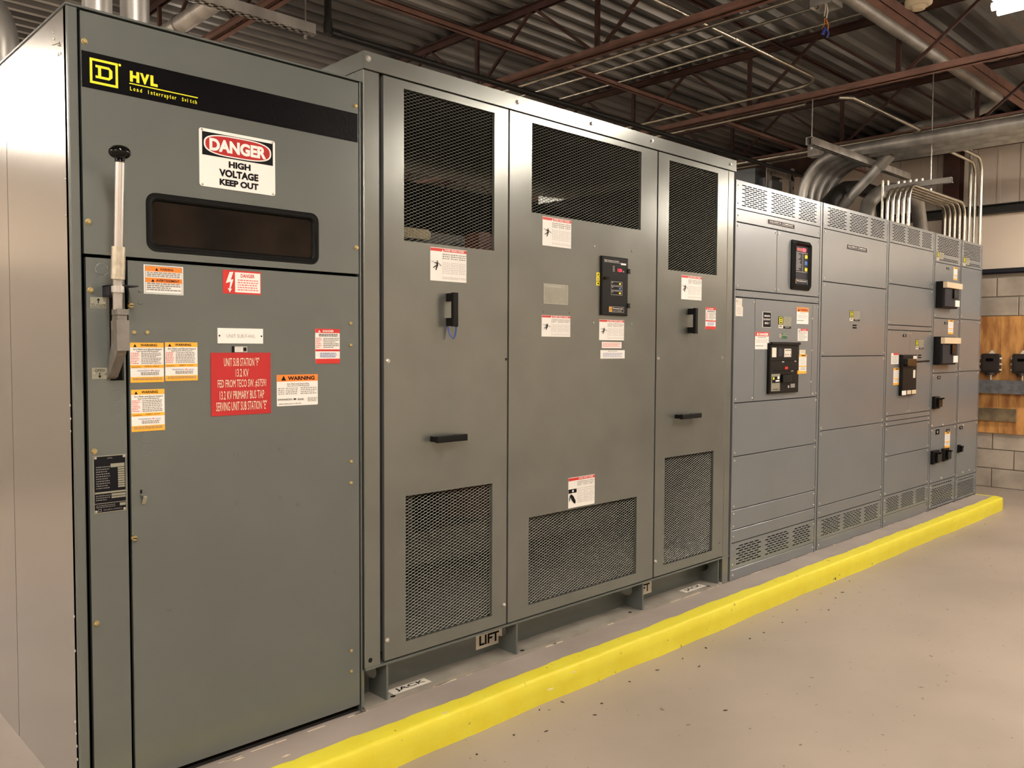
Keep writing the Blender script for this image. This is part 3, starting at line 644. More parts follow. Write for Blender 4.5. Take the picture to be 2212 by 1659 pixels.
m = M(); m.box(TX0, TX0+.008, .06, .20, .2, zc0); m.box(TX0, TX0+.008, .206, TD, 0.0, zc0); m.build('side_panel', 'paint', T)
m = M(); m.box(TX1-.008, TX1, .02, TD, 0.0, zc0); m.box(TX0, TX1, TD-.008, TD, 0.0, zc0); m.box(TX0+.008, TX0+.012, .02, TD, .2, zc0); m.build('shade_lining', 'interior_shade', T)  # near-black sheets stand in for the shade seen through the mesh
m = M(); m.box(TX0+.002, TX0+.12, .015, .018, .2, zc0-.002); m.box(d1[1]-.01, d2[0]+.01, .014, .017, .2, zc0-.01); m.box(d2[1]-.01, d3[0]+.01, .014, .017, .2, zc0-.01); m.build('gap_shade', 'edge_dark', T)  # dark backing strips paint the shade in the gaps beside the doors
m = M(); m.box(TX0, TX1, .06, TD, .19, .20); m.build('floor_plate', 'core_grey', T)
def mesh_screen(parent, x0, x1, z0, z1, y=.010):
    LW, SW = .0305, .0127; w = .0014; m = M(); nz = int((z1-z0)/SW)+2; nx = int((x1-x0)/LW)+2; vs = []; fs = []
    # offset rows of zigzag strands; each strand is a thin tilted ribbon with thickness
    for j in range(-1, nz*2):
        zc = z0+j*SW/2
        pts = []
        for i in range(-1, nx*2+2):
            u = i*LW/2; up_ = ((i+j) % 2 == 0)
            zz = zc+(SW/4-.0006 if up_ else -SW/4+.0006)
            pts.append((x0+u-LW*.11, zz)); pts.append((x0+u+LW*.11, zz))
        pv = None
        for a, b in pts:
            ok = x0 <= a <= x1 and z0 <= b <= z1
            if pv and ok and pv[2]:
                k = len(vs)
                for (p, q_) in ((pv[0], pv[1]), (a, b)): vs += [(p, y-.0014, q_-w*.55), (p, y+.0010, q_+w*.9), (p, y+.0018, q_-w*.2)]
                fs += [(k, k+3, k+4, k+1), (k+1, k+4, k+5, k+2), (k+2, k+5, k+3, k)]
            pv = (a, b, ok)
    m.add(vs, fs); return m.build('mesh_screen', 'mesh_metal', parent, 'expanded metal diamond mesh', kind='stuff')
mh = [RB((871.5,191.5), (1066.5,541.8)), RB((1148.4,265), (1383,497.3)), RB((1445.3,346.3), (1547.2,594.8)),
      RB((875.3,1071.8), (1061.7,1329.9)), RB((1141.4,1118.2), (1373,1237.8)), RB((1435,989.4), (1537.2,1189.2))]
# inner frame posts
for nm, (a, b), hs in (('door', d1, (mh[0], mh[3])), ('door', d2, (mh[1], mh[4])), ('door', d3, (mh[2], mh[5]))):
    m = M(); holes_plate(m, a, b, DZ0, DZ1, -.003, .012, hs)
    fl = M()
    dd = m.build(nm, 'paint_gloss', T)
    for h in hs: mesh_screen(dd, *h)
    # folded return edges
doors = [o for o in T.children if o.name.startswith('door')]
for px, py in ((796.7,126),(1120,220.5),(1279,266.8),(1409,303.9),(1579,355)): x, z = F(px, py, -.016); bolt(T, x, z, .0085, 'steel', 'bolt', -.012, True, 1.0)
for k, L in enumerate((((835.6,154.5),(1089.5,227),(838.6,779.8),(836.7,1383.6),(1089.5,1307)), (), ((1567.6,361.3),(1416,774),(1560,772.4),(1413,1214)))):
    for px, py in L: x, z = F(px, py, -.006); bolt(doors[k], min(max(x, (d1,d2,d3)[k][0]+.012), (d1,d2,d3)[k][1]-.012), z, .0072, 'steel', 'bolt', -.003, True, 1.0)
for px, py in ((1284,532),(1365.6,542.5),(1282,697),(1363.8,699.7)): x, z = F(px, py, -.004); bolt(doors[1], x, z, .004, 'steel', 'screw', -.003, False, .8)
for d, px, py, r in ((doors[0],1092,776,.006),(doors[0],1089.5,228.5,.007),(doors[2],1423.5,322,.006),(doors[1],1173,674,.003),(doors[1],1228.5,676,.003),(doors[2],1552.8,1173,.004)):
    x, z = F(px, py); m = M(); m.poly(circle(x, z, r, 14), -.0034, -.002); m.build('bolt_hole', 'ink', d)
x, z = F(799.3, 1426); m = M(); m.poly(circle(x, z, .009, 14), -.0026, -.001); m.build('bolt_hole', 'ink', T)
YD = -.003
def pel(d, tl, br, lab, fv=(.38, .72)):
    return sticker(d, 'danger_label', tl, br, lab, 'white', [('r',0,.015,1,.105,'red'),('t','DANGER / PELIGRO / DANGER',.38,.03,.93,.085,'white',.02),('tri',.33,.10,.025,'white'),
        ('l',.33,.17,.54,.36,3,'ink_soft',.45),('l',.56,.17,.77,.36,3,'ink_soft',.45),('l',.79,.17,.98,.36,3,'ink_soft',.45),('l',.33,.43,.54,.80,7,'ink_pale',.3),('l',.56,.43,.77,.80,7,'ink_pale',.3),('l',.79,.43,.98,.80,7,'ink_pale',.3),
        ('l',.33,.87,.54,.95,2,'ink_pale',.35),('l',.56,.87,.77,.95,2,'ink_pale',.35),('l',.79,.87,.98,.95,2,'ink_pale',.35),('r',.322,.2,.325,.95,'ink_pale'),('r',.55,.2,.552,.95,'ink_pale'),('r',.78,.2,.782,.95,'ink_pale'),('fig',.02,fv[0],.30,fv[1],'ink')], y=YD)
pel(doors[0], (929.4,533), (1007.2,611.2), 'white and red trilingual danger label under the mesh')
pel(doors[1], (1172,467), (1233.3,537.4), 'white and red danger label just under the upper mesh')
pel(doors[1], (1170,680.4), (1231.4,727.9), 'white and red danger label below the metal nameplate')
pel(doors[1], (1294.5,690), (1347.5,735.3), 'white and red danger label below the black controller')
pel(doors[2], (1472,593.6), (1515,649.3), 'white and red danger label on the narrow door')
s = sticker(doors[1], 'danger_label', (1227.7,1033), (1284,1087.5), 'danger label with a crouching figure above the lower mesh', 'white', [('r',0,.015,1,.105,'red'),('t','DANGER / PELIGRO / DANGER',.38,.03,.93,.085,'white',.02),('l',.33,.15,.54,.32,3,'ink_soft',.45),('l',.56,.15,.77,.32,3,'ink_soft',.45),('l',.79,.15,.98,.32,3,'ink_soft',.45),('l',.33,.38,.54,.90,8,'ink_pale',.3),('l',.56,.38,.77,.90,8,'ink_pale',.3),('l',.79,.38,.98,.90,8,'ink_pale',.3),
    ('r',0,.38,.30,.51,'ink'),('c',.16,.445,.03,'white'),('c',.10,.60,.04,'ink'),('p',[(.08,.60),(.04,.78),(.02,.77),(.05,.58)],'ink'),('p',[(.06,.60),(.14,.78),(.22,.84),(.27,.80),(.18,.62),(.12,.56)],'ink'),('p',[(.14,.74),(.20,.86),(.27,.86),(.22,.74)],'ink')], y=YD)
redlab(doors[2], (1524.3,663.4), (1545.4,711.8), 'narrow red and white danger label', YD)
sticker(doors[1], 'info_label', (1300,738.6), (1342.3,752.2), 'small white notice, upper of two', 'white', [('l',.05,.15,.95,.9,4,'ink_red',.4)], y=YD)
sticker(doors[1], 'info_label', (1297,756.3), (1349,774.2), 'small white notice, lower of two', 'white', [('l',.3,.1,.7,.25,1,'ink_soft',.5),('l',.1,.35,.9,.88,4,'ink_blue',.35)], y=YD)
s = sticker(doors[1], 'rating_plate', (1174,612), (1226.6,659), 'etched metal rating plate', 'plate_metal', [('fr',.02,.02,.98,.98,.008,'ink_pale'),('l',.08,.10,.7,.17,1,'ink_pale',.6),('l',.08,.22,.9,.60,6,'ink_soft',.3),('l',.08,.64,.5,.95,4,'ink_soft',.3),('l',.6,.8,.92,.95,2,'ink_soft',.3)], y=YD, th=.0012)
# digital temperature controller
x0, x1 = F(1295.2, 615)[0], F(1351.5, 620)[0]; z1 = (F(1296, 552.5)[1]+F(1352, 559)[1])/2; z0 = (F(1294.5, 680)[1]+F(1350, 683)[1])/2
m = M(); m.cbox(x0, x1, -.016, YD, z0, z1, .004); ct = m.build('temperature_controller', 'black', doors[1], 'black digital temperature controller box')
W_ = x1-x0; H_ = z1-z0; X = lambda u: x0+W_*u; Z = lambda v: z1-H_*v
m = M(); y = -.0168
m.use('white'); put_text(m, 'Digital Temperature Controller', X(.07), X(.62), Z(.085), Z(.06), y, .02); m.rect(X(.07), X(.9), Z(.099), Z(.094), y); m.rect(X(.70), X(.90), Z(.125), Z(.099), y)
for v in (.16, .19, .215, .24): m.rect(X(.39), X(.46), Z(v+.006), Z(v), y)
q = M(); put_text(q, '125', X(.58), X(.74), Z(.245), Z(.195), y, .03); q.build('led_digits', 'led_red', ct, 'red glowing digits 125'); m.use('white'); put_text(m, '°C', X(.77), X(.83), Z(.25), Z(.225), y, .02)
for v in (.42, .50, .58):
    m.use('ink_pale'); a, b, c, d = X(.33), X(.76), Z(v+.07), Z(v); tk = .0015
    m.rect(a, b, d-tk, d, y); m.rect(a, b, c, c+tk, y); m.rect(a, a+tk, c+tk, d-tk, y); m.rect(b-tk, b, c+tk, d-tk, y)
    m.use('yellow_tape' if v != .50 else 'blue_btn'); m.poly(circle(X(.67), Z(v+.035), W_*.045, 10, H_*.017), y-.0003)
    m.use('white'); m.rect(X(.36), X(.41), Z(v+.025), Z(v+.019), y)
m.use('ink_pale'); a, b, c, d = X(.26), X(.83), Z(.945), Z(.85); tk = .0015
m.rect(a, b, d-tk, d, y); m.rect(a, b, c, c+tk, y); m.rect(a, a+tk, c+tk, d-tk, y); m.rect(b-tk, b, c+tk, d-tk, y)
m.use('amber').rect(X(.27), X(.38), Z(.935), Z(.86), y); m.use('ink'); dlogo(m, X(.285), X(.365), Z(.92), Z(.875), y-.0003, .08)
m.use('white'); put_text(m, 'PowerLogic', X(.41), X(.79), Z(.90), Z(.87), y-.0002, .03); put_text(m, 'System Compatible', X(.41), X(.75), Z(.93), Z(.91), y-.0002, .0)
m.build('print', None, ct)
m = M(); m.cbox(X(.05), X(.2), -.030, -.014, Z(.385), Z(.355), .003); m.box(X(.03), X(.08), -.036, -.014, Z(.39), Z(.375)); m.build('latch', 'black_gloss', ct)
for v in (.18, .78): m = M(); m.cbox(X(.96), X(1.06), -.022, YD, Z(v+.08), Z(v), .003); m.build('hinge', 'black', ct)
sticker(doors[1], 'caution_tape', (1288.3,588.3), (1295.2,617), 'narrow yellow label beside the controller', 'yellow_tape', [('r',.3,.1,.7,.2,'ink'),('r',.0,.27,1,.30,'ink'),('r',.25,.4,.6,.6,'ink_soft'),('r',.0,.66,1,.69,'ink'),('r',.3,.8,.7,.9,'ink')], y=YD)
# pull handles
def handle(d, fa, fb, label, vert=True):
    (xa, za), (xb, zb) = F(*fa), F(*fb); m = M(); w = .013; yo = -.055
    if vert:
        xb = xa; z0, z1 = min(za, zb), max(za, zb)
        m.cbox(xa-w, xa+w, yo, yo+.016, z0-.004, z1+.004, .004); m.cbox(xa-w*.8, xa+w*.8, yo+.012, YD, z1-.030, z1+.002, .003); m.cbox(xa-w*.8, xa+w*.8, yo+.012, YD, z0-.002, z0+.030, .003)
    else:
        za = (za+zb)/2; x0, x1 = min(xa, xb), max(xa, xb)
        m.cbox(x0-.004, x1+.004, yo, yo+.016, za-w, za+w, .004); m.cbox(x0-.002, x0+.030, yo+.012, YD, za-w*.8, za+w*.8, .003); m.cbox(x1-.030, x1+.002, yo+.012, YD, za-w*.8, za+w*.8, .003)
    return m.build('pull_handle', 'black', d, label)
def atY(px, py, y=-.055): x, z = F(px, py, y); return x, z
def handle_y(d, a, b, label, vert):                   # measured on the grip plane
    xa, za = atY(*a); xb, zb = atY(*b)
    import types
    global F
    F0 = F; pts = iter([(xa, za), (xb, zb)]); F = lambda *k: next(pts)
    h = handle(d, a, b, label, vert); F = F0; return h
h1 = handle_y(doors[0], (986,634), (986,703), 'black vertical pull handle', True)
handle_y(doors[0], (948,946), (1010,949), 'black horizontal pull handle', False)
handle_y(doors[2], (1506,667), (1506,719), 'black vertical pull handle', True)
handle_y(doors[2], (1476,901), (1516,897), 'black horizontal pull handle', False)
hx, hz = atY(986, 703)
m = M(); P = [(hx, -.030+.018*math.cos(a), 0) for a in (0,)]
pts = [(hx-.004, -.012, hz+.018), (hx-.006, -.010, hz-.005), (hx-.002, -.018, hz-.035), (hx+.004, -.030, hz-.052), (hx+.008, -.040, hz-.035), (hx+.010, -.042, hz-.008), (hx+.008, -.040, hz+.012), (hx+.002, -.028, hz+.024), (hx-.004, -.012, hz+.018)]
m.tube(pts, .0032, 8); o = m.build('cable_strap', 'strap_blue'); tag(o, 'blue strap looped around the foot of the upper pull handle on the first transformer door', 'strap')
# base frame
m = M(); m.box(TX0, TX1, 0, .13, .001, .012); m.build('base_flange', 'dusty', T, 'dusty lower flange of the steel base')
m = M(); m.box(TX0, TX1, .115, .125, .012, .19); m.build('base_web', 'paint', T)
m = M(); m.box(TX0, TX1, -.006, .13, DZ0-.014, DZ0-.006); m.build('base_lip', 'paint', T)
for px in (836.5, 1117, 1389, 1552):
    x = F(px, 1380 if px < 900 else (1330 if px < 1200 else (1270 if px < 1500 else 1220)))[0]
    q = M(); pts = [(.0, .012), (.115, .012), (.115, .16)]+[(.115-.0, .19)]+[(0, DZ0-.015)]
    # gusset with an oval notch toward the web
    oval = [(.115-.05*math.sin(k*math.pi/8), .10-.035*math.cos(k*math.pi/8)) for k in range(9)]
    pts = [(0, .012), (.115, .012)]+oval+[(.115, DZ0-.015), (0, DZ0-.015)]
    yz_prism(q, pts, x-.0045, x+.0045); q.build('gusset', 'paint', T, fix=True)
def onplane_rect(tl, br, y): return RB(tl, br, y)
for tl, br, lab in (((1028,1397), (1084,1417), 'white LIFT decal left of the first gusset'), ((1370,1288), (1407,1292), 'white LIFT decal behind the third gusset')):
    x0, x1 = F(tl[0], 1400 if tl[0] < 1200 else 1290, .115)[0], F(br[0], 1400 if tl[0] < 1200 else 1285, .115)[0]
    q = M(); q.box(x0, x1, .1142, .115, .035, .102); s = q.build('lift_decal', 'tag_white', T, lab)
    q = M(); W_ = x1-x0; put_text(q, 'LIFT', x0+W_*.12, x1-W_*.12, .048, .092, .1138, .03); q.build('print', 'ink', s)
for a, b, lab in (((858,1500), (930,1478), 'white JACK decal on the lower flange, near'), ((1484,1279), (1526,1268), 'white JACK decal on the lower flange, far')):
    p0 = onz(*a, .0125); p1 = onz(*b, .0125); y0, y1 = .022, .072
    q = M(); q.box(p0.x-.01, p1.x+.02, y0, y1, .012, .0126); s = q.build('jack_decal', 'tag_white', T, lab)
    q = M(); put_text_on(q, 'JACK', (p0.x+.015, y0+.008, .0131), (p1.x-p0.x-.01, 0, 0), (0, y1-y0-.016, 0), .02); q.build('print', 'ink', s)
for px, py in ((849,1504), (1128,1405), (1361,1322.5), (1530,1266)):
    p0 = onz(px, py, .0125); q = M(); q.poly(circle(0, 0, .012, 14, .008), 0); v = [(p0.x+a, p0.y+c, .0126) for a, b, c in q.v]; q = M(); q.add(v, [tuple(range(14))]); q.build('slot_hole', 'ink', T)
# core and coils glimpsed through the mesh
q = M(); q.box(TX0+.25, TX1-.25, .62, .86, .30, .46); q.box(TX0+.25, TX1-.25, .62, .86, 1.62, 1.80)
for cx in (2.20, 3.0, 3.80): q.box(cx-.11, cx+.11, .64, .84, .46, 1.62)
q.build('core', 'core_grey', T)
for cx in (2.20, 3.0, 3.80):
    q = M(); q.tube([(cx, .74, .50), (cx, .74, 1.55)], .27, 24); cb = q.build('coil', 'coil_red', T)
    q = M()
    for a in range(6): an = a*math.pi/3; q.box(cx+.275*math.cos(an)-.012, cx+.275*math.cos(an)+.012, .74+.275*math.sin(an)-.012, .74+.275*math.sin(an)+.012, .46, 1.60)
    q.build('spacer', 'core_grey', cb)
q = M(); q.box(1.95, 2.22, .30, .33, .83, .90); q.build('terminal_board', 'insul', T)
q = M()
for k in range(2): q.box(1.92, 4.1, .40+.14*k, .41+.14*k, 1.80+.06*k, 1.84+.06*k)
q.build('bus_bar', 'core_grey', T)
ix0, ix1, iz0, iz1 = RB((866, 489), (930, 519), .32)
q = M(); q.poly(rrect(ix0, ix1, iz0, iz1, .015), .32, .44); q.build('insulator', 'insul', T)
ix0, ix1, iz0, iz1 = RB((1035, 500), (1062, 545), .30); q = M(); q.poly(rrect(ix0, ix1, iz0, iz1, .015), .30, .40); q.build('insulator', 'coil_red', T)

# ================================================================== switchgear line-up
SH = 2.322
def cover(parent, x0, x1, z0, z1, screws=True, nm='cover_panel', y=0.0, r=.0055, gap=.0022):
    q = M(); q.cbox(x0+gap, x1-gap, y-.002, y+.012, z0+gap, z1-gap, .0022); c = q.build(nm, 'paint_blue', parent)
    if screws:
        dz = min(.022, (z1-z0)*.3)
        for a in (x0+.018, x1-.018):
            for b in ((z0+dz, z1-dz) if z1-z0 > .09 else ((z0+z1)/2,)): bolt(c, a, b, r, 'steel', 'screw', y-.002, False, .8)
    return c
def vent(parent, x0, x1, z0, z1, groups, rows, y=0.0, skip=None):
    hs = []; H_ = (z1-z0)-.036; ph = H_/rows; sh = ph*.50; W = x1-x0
    for gi, (u0, u1, nsl) in enumerate(groups):
        gw = W*(u1-u0); pw = gw/nsl
        for r_ in range(rows):
            zz = z0+.018+ph*r_+ph*.25; odd = r_ % 2; k = nsl-odd
            if skip and skip(r_/rows, gi): continue
            for i in range(k):
                a = x0+W*u0+pw*(i+.5*odd)+pw*.10; hs.append((a, a+pw*.82, zz, zz+sh))
    # build as horizontal strips so the slots are true openings
    q = M(); zs = sorted({h[2] for h in hs}); t0, t1 = y-.002, y+.003; zc = z0+.0015
    for zz in zs:
        q.box(x0+.0015, x1-.0015, t0, t1, zc, zz); row = sorted([h for h in hs if h[2] == zz]); a = x0+.0015
        for h in row: q.box(a, h[0], t0, t1, zz, h[3]); a = h[1]
        q.box(a, x1-.0015, t0, t1, zz, row[0][3]); zc = row[0][3]
    q.box(x0+.0015, x1-.0015, t0, t1, zc, z1-.0015)
    v = q.build('vent_grille', 'paint_blue', parent)
    for a in (x0+.014, x1-.014):
        for b in (z0+.03, z1-.03): bolt(v, a, b, .004, 'steel', 'screw', y-.002, False, .8)
    return v
G3 = ((.05, .335, 5), (.375, .67, 6), (.71, .95, 5))
SX = [4.272, F(1776, 700)[0]-.0, F(1920.5, 560)[0], F(2019.5, 560)[0], F(2075.5, 600)[0], 8.575]
SX[1] = (F(1776.5, 450)[0]+F(1761.5, 1185)[0])/2; SX[2] = (F(1921.5, 480)[0]+F(1903.5, 1138)[0])/2; SX[3] = (F(2020.5, 505)[0]+F(2003.8, 1102)[0])/2; SX[4] = (F(2078, 520)[0]+F(2060.6, 1081)[0])/2
zz = lambda px, py: F(px, py)[1]
secs = []
desc = ['grey switchgear section beside the transformer, with tilted meter bezel and large black breaker', 'plain grey switchgear section, second from the transformer, with one black nameplate', 'grey switchgear section in the middle of the line-up with a tall narrow black breaker',
        'narrow grey switchgear section with two black breakers carrying tan tags', 'narrow grey end section of the switchgear beside the end wall']
for i in range(5):
    s = thing('switchgear_section', ((SX[i]+SX[i+1])/2, .6, 0), desc[i], 'cabinet', 'switchgear line-up'); secs.append(s)
    a, b = SX[i]+.007, SX[i+1]-.007
    if i: q = M(); q.box(SX[i]-.006, SX[i]+.006, .006, .03, 0, SH-.01); q.build('joint_filler', 'edge_dark', s)
    shell(s, a, b, .013, 1.2, 0, SH, 'paint_blue' if i == 4 else 'interior_shade', .008, name='body')
    q = M(); q.box(a, b, .0, 1.2, SH-.002, SH+.001); q.build('roof_plate', 'paint_blue', s)
    e = .022 if i < 3 else .014
    q = M(); q.box(a, a+e*.5, -.004, .013, 0, SH); q.build('frame_post', 'paint_blue', s)
    q = M(); q.box(b-e, b, -.004, .013, 0, SH); q.build('frame_post', 'paint_blue', s)
def cols(i): e = .022 if i < 3 else .014; return SX[i]+.007+e*.5, SX[i+1]-.007-e
def stack(i, breaks): # breaks: list of (z_top) from the top; returns boundaries
    return breaks
# --- section 1
s = secs[0]; a, b = cols(0)
Z1 = [SH, zz(1589.8,449.6), zz(1589.8,478.5), zz(1587,625), zz(1587,641), zz(1581.7,871.4), zz(1580.3,987.8), zz(1580.3,1103), zz(1579,1146.5), zz(1579,1175), zz(1580,1231), 0.0]
vent(s, a, b, Z1[1], Z1[0], G3, 11)
c1 = cover(s, a, b, Z1[2], Z1[1])
xs1 = F(1678.4, 496.6)[0]; cover(s, a, xs1, Z1[3], Z1[2]); c3 = cover(s, xs1, b, Z1[3], Z1[2])
cover(s, a, b, Z1[4], Z1[3]); xa_, xb_ = F(1631, 645)[0], F(1755, 656)[0]
cl_ = cover(s, a, xa_, Z1[5], Z1[4]); cm = cover(s, xa_, xb_, Z1[5], Z1[4], False, 'breaker_door'); cover(s, xb_, b, Z1[5], Z1[4])
for k in range(3): bolt(cm, xb_-.008, Z1[5]+.1+(Z1[4]-Z1[5]-.2)*k/2, .005, 'steel', 'screw', -.002, False, .9)
for k in range(5, 8): cover(s, a, b, Z1[k+1], Z1[k])
cover(s, a, b, Z1[9], Z1[8]); vent(s, a, b, Z1[10], Z1[9], G3, 8); cover(s, a, b, 0, Z1[10])
def sqd(parent, tl, br, lab):
    st = sticker(parent, 'maker_plate', tl, br, lab, 'tag_white', [('r',.015,.04,.985,.96,'ink_blueblack'),('t','SQUARE D COMPANY',.06,.20,.94,.56,'white',.02),('r',.06,.66,.94,.72,'white')], y=-.002, th=.0012); return st
mat('ink_blueblack', (.010, .009, .022), .5, spec=.08)
sqd(c1, (1658,473), (1716.6,495.5), 'dark maker nameplate')
# power meter
x0, x1 = F(1707, 570)[0], F(1746.8, 575)[0]; z1 = (F(1708, 517)[1]+F(1747, 525)[1])/2; z0 = (F(1705, 624)[1]+F(1744, 629)[1])/2
q = M(); q.ring(rrect(x0, x1, z0, z1, .012), rrect(x0+.018, x1-.018, z0+.022, z1-.022, .006), -.010, 0, -.030); q.ring(rrect(x0+.018, x1-.018, z0+.022, z1-.022, .006), rrect(x0+.030, x1-.030, z0+.040, z1-.034, .004), -.030, .002, -.008)
pmtr = q.build('power_meter', 'black', c3, 'black framed power meter with red digits')
fx0, fx1, fz0, fz1 = x0+.026, x1-.026, z0+.034, z1-.030
q = M(); q.box(fx0, fx1, -.010, -.006, fz0, fz1); fc = q.build('meter_face', 'edge_dark', pmtr)
W_ = fx1-fx0; H_ = fz1-fz0; X = lambda u: fx0+W_*u; Z = lambda v: fz1-H_*v; y = -.0106
q = M().use('led_dim').rect(X(.2), X(.55), Z(.14), Z(.06), y); q.use('led_red').rect(X(.58), X(.82), Z(.145), Z(.055), y)
q.use('ink_pale').rect(X(.05), X(.95), Z(.185), Z(.175), y); q.rect(X(.05), X(.95), Z(.675), Z(.665), y); q.rect(X(.60), X(.615), Z(.67), Z(.18), y)
for k in range(13): q.rect(X(.12), X(.12+random.uniform(.2, .4)), Z(.22+.034*k), Z(.208+.034*k), y)
q.use('yellow_tape').poly(rrect(X(.76), X(.94), Z(.31), Z(.22), .004), y); q.poly(rrect(X(.76), X(.94), Z(.64), Z(.55), .004), y); q.use('blue_btn').poly(rrect(X(.76), X(.94), Z(.48), Z(.38), .004), y)
q.use('ink_pale'); q.rect(X(.03), X(.97), Z(.875), Z(.868), y); q.rect(X(.03), X(.97), Z(.995), Z(.988), y); q.rect(X(.95), X(.97), Z(.99), Z(.87), y); q.use('amber').rect(X(.03), X(.18), Z(.985), Z(.875), y)
q.use('white'); put_text(q, 'PowerLogic', X(.24), X(.90), Z(.93), Z(.89), y, .03)
q.build('print', None, fc)
YP = -.002
sticker(cl_, 'info_label', (1587.8,641.9), (1601,658), 'small white label, upper of two', 'tag_white', [('l',.15,.1,.9,.9,5,'ink_pale',.4)], y=YP, mrect=(a+.006, a+.075, Z1[4]-.055, Z1[4]-.008))
sticker(cl_, 'info_label', None, None, 'small white label, lower of two', 'tag_white', [('l',.15,.1,.9,.9,4,'ink_pale',.4)], y=YP, mrect=(a+.006, a+.085, Z1[4]-.110, Z1[4]-.055))
sticker(cm, 'engraved_plate', (1647.3,673), (1664.9,708), 'black engraved plate with white border', 'tag_white', [('r',.06,.03,.98,.97,'ink'),('t','MAIN',.2,.2,.85,.32,'white',.02),('t','SECONDARY',.12,.42,.92,.54,'white',.02),('t','BKR F',.25,.66,.8,.78,'white',.02)], y=YP)
def logo_plate(parent, tl, br, y=YP, mrect=None):
    st = sticker(parent, 'rating_plate', tl, br, 'rating plate with yellow square emblem', 'plate_metal', [('r',.0,.0,.36,.68,'ink'),('r',.0,.70,.34,1,'tag_white'),('r',.05,.05,.31,.63,'yellow_ink'),('r',.09,.10,.27,.58,'ink'),('fr',.12,.2,.24,.48,.03,'yellow_ink'),('l',.45,.1,.92,.7,7,'ink_soft',.25),('r',.38,.82,.98,.99,'ink'),('l',.5,.86,.85,.96,1,'ink_pale',.6),('r',.06,.75,.26,.9,'ink_soft')], y=y, mrect=mrect); return st
logo_plate(cm, (1681.5,683.3), (1708.6,710))
sticker(cm, 'warning_label', (1721.3,663.4), (1745.9,700.5), 'white label with orange WARNING header', 'white', [('r',0,0,1,.27,'orange'),('t','WARNING',.25,.08,.92,.21,'ink',.03),('tri',.15,.23,.07,'ink'),('l',.25,.31,.75,.39,2,'ink_soft',.4),('l',.08,.45,.9,.68,4,'ink_pale',.35),('t','SWANSON RINK',.03,.76,.58,.82,'ink',.01)], y=YP)
sticker(cm, 'danger_label', (1630.5,716.4), (1659.8,754.4), 'white label with red DANGER header', 'white', [('r',0,0,1,.25,'red'),('t','DANGER',.30,.06,.95,.21,'white',.04),('tri',.18,.2,.07,'white'),('l',.2,.30,.8,.38,1,'ink_soft',.5),('l',.06,.42,.94,.66,4,'ink_pale',.35),('t','SWANSON RINK',.03,.78,.60,.83,'ink',.01)], y=YP) if False else sticker(cm, 'danger_label', None, None, 'white label with red DANGER header', 'white', [('r',0,0,1,.25,'red'),('t','DANGER',.30,.06,.95,.21,'white',.04),('tri',.18,.2,.07,'white'),('l',.2,.30,.8,.38,1,'ink_soft',.5),('l',.06,.42,.94,.66,4,'ink_pale',.35),('t','SWANSON RINK',.03,.78,.60,.83,'ink',.01)], y=YP, mrect=(xa_+.004, F(1659.8,735)[0], F(1645,754.4)[1], F(1645,717)[1]))
sticker(cm, 'danger_label', (1723.3,710), (1744.4,736.6), 'small danger label above the breaker corner', 'white', [('r',.26,0,1,.17,'red'),('t','DANGER',.42,.04,.82,.13,'white',.0),('fig',.02,.05,.24,.35,'ink'),('l',.1,.25,.9,.95,6,'ink_soft',.35)], y=YP)
sticker(cm, 'green_plate', (1689.3,719), (1700,731.8), 'small green two-row plate', 'green', [('r',.0,.36,1,.48,'grey_btn'),('l',.15,.1,.85,.3,1,'ink_pale',.5)], y=YP)
x, z = F(1684, 725); q = M(); q.ring(circle(x, z, .012, 16), circle(x, z, .008, 16), -.004, 0, -.003); q.build('round_emblem', 'insul', cm)
sticker(cm, 'info_label', (1727,755.8), (1739.5,765), 'tiny cream label beside the breaker', 'cream', [('l',.1,.2,.9,.8,2,'ink_soft',.4)], y=YP)
def amber_s(parent, tl, br, lab, y=YP): return sticker(parent, 'arc_flash_label', tl, br, lab, 'white', [('r',0,0,1,.13,'amber'),('r',0,.58,1,.64,'amber'),('r',0,.86,1,1,'amber'),('r',.3,.04,.85,.09,'ink'),('l',.15,.17,.9,.55,7,'ink_pale',.3),('l',.2,.68,.85,.83,2,'ink_soft',.4)], y=y)
amber_s(cm, (1725.8,765.6), (1741.4,806.8), 'tall amber arc flash label right of the breaker')
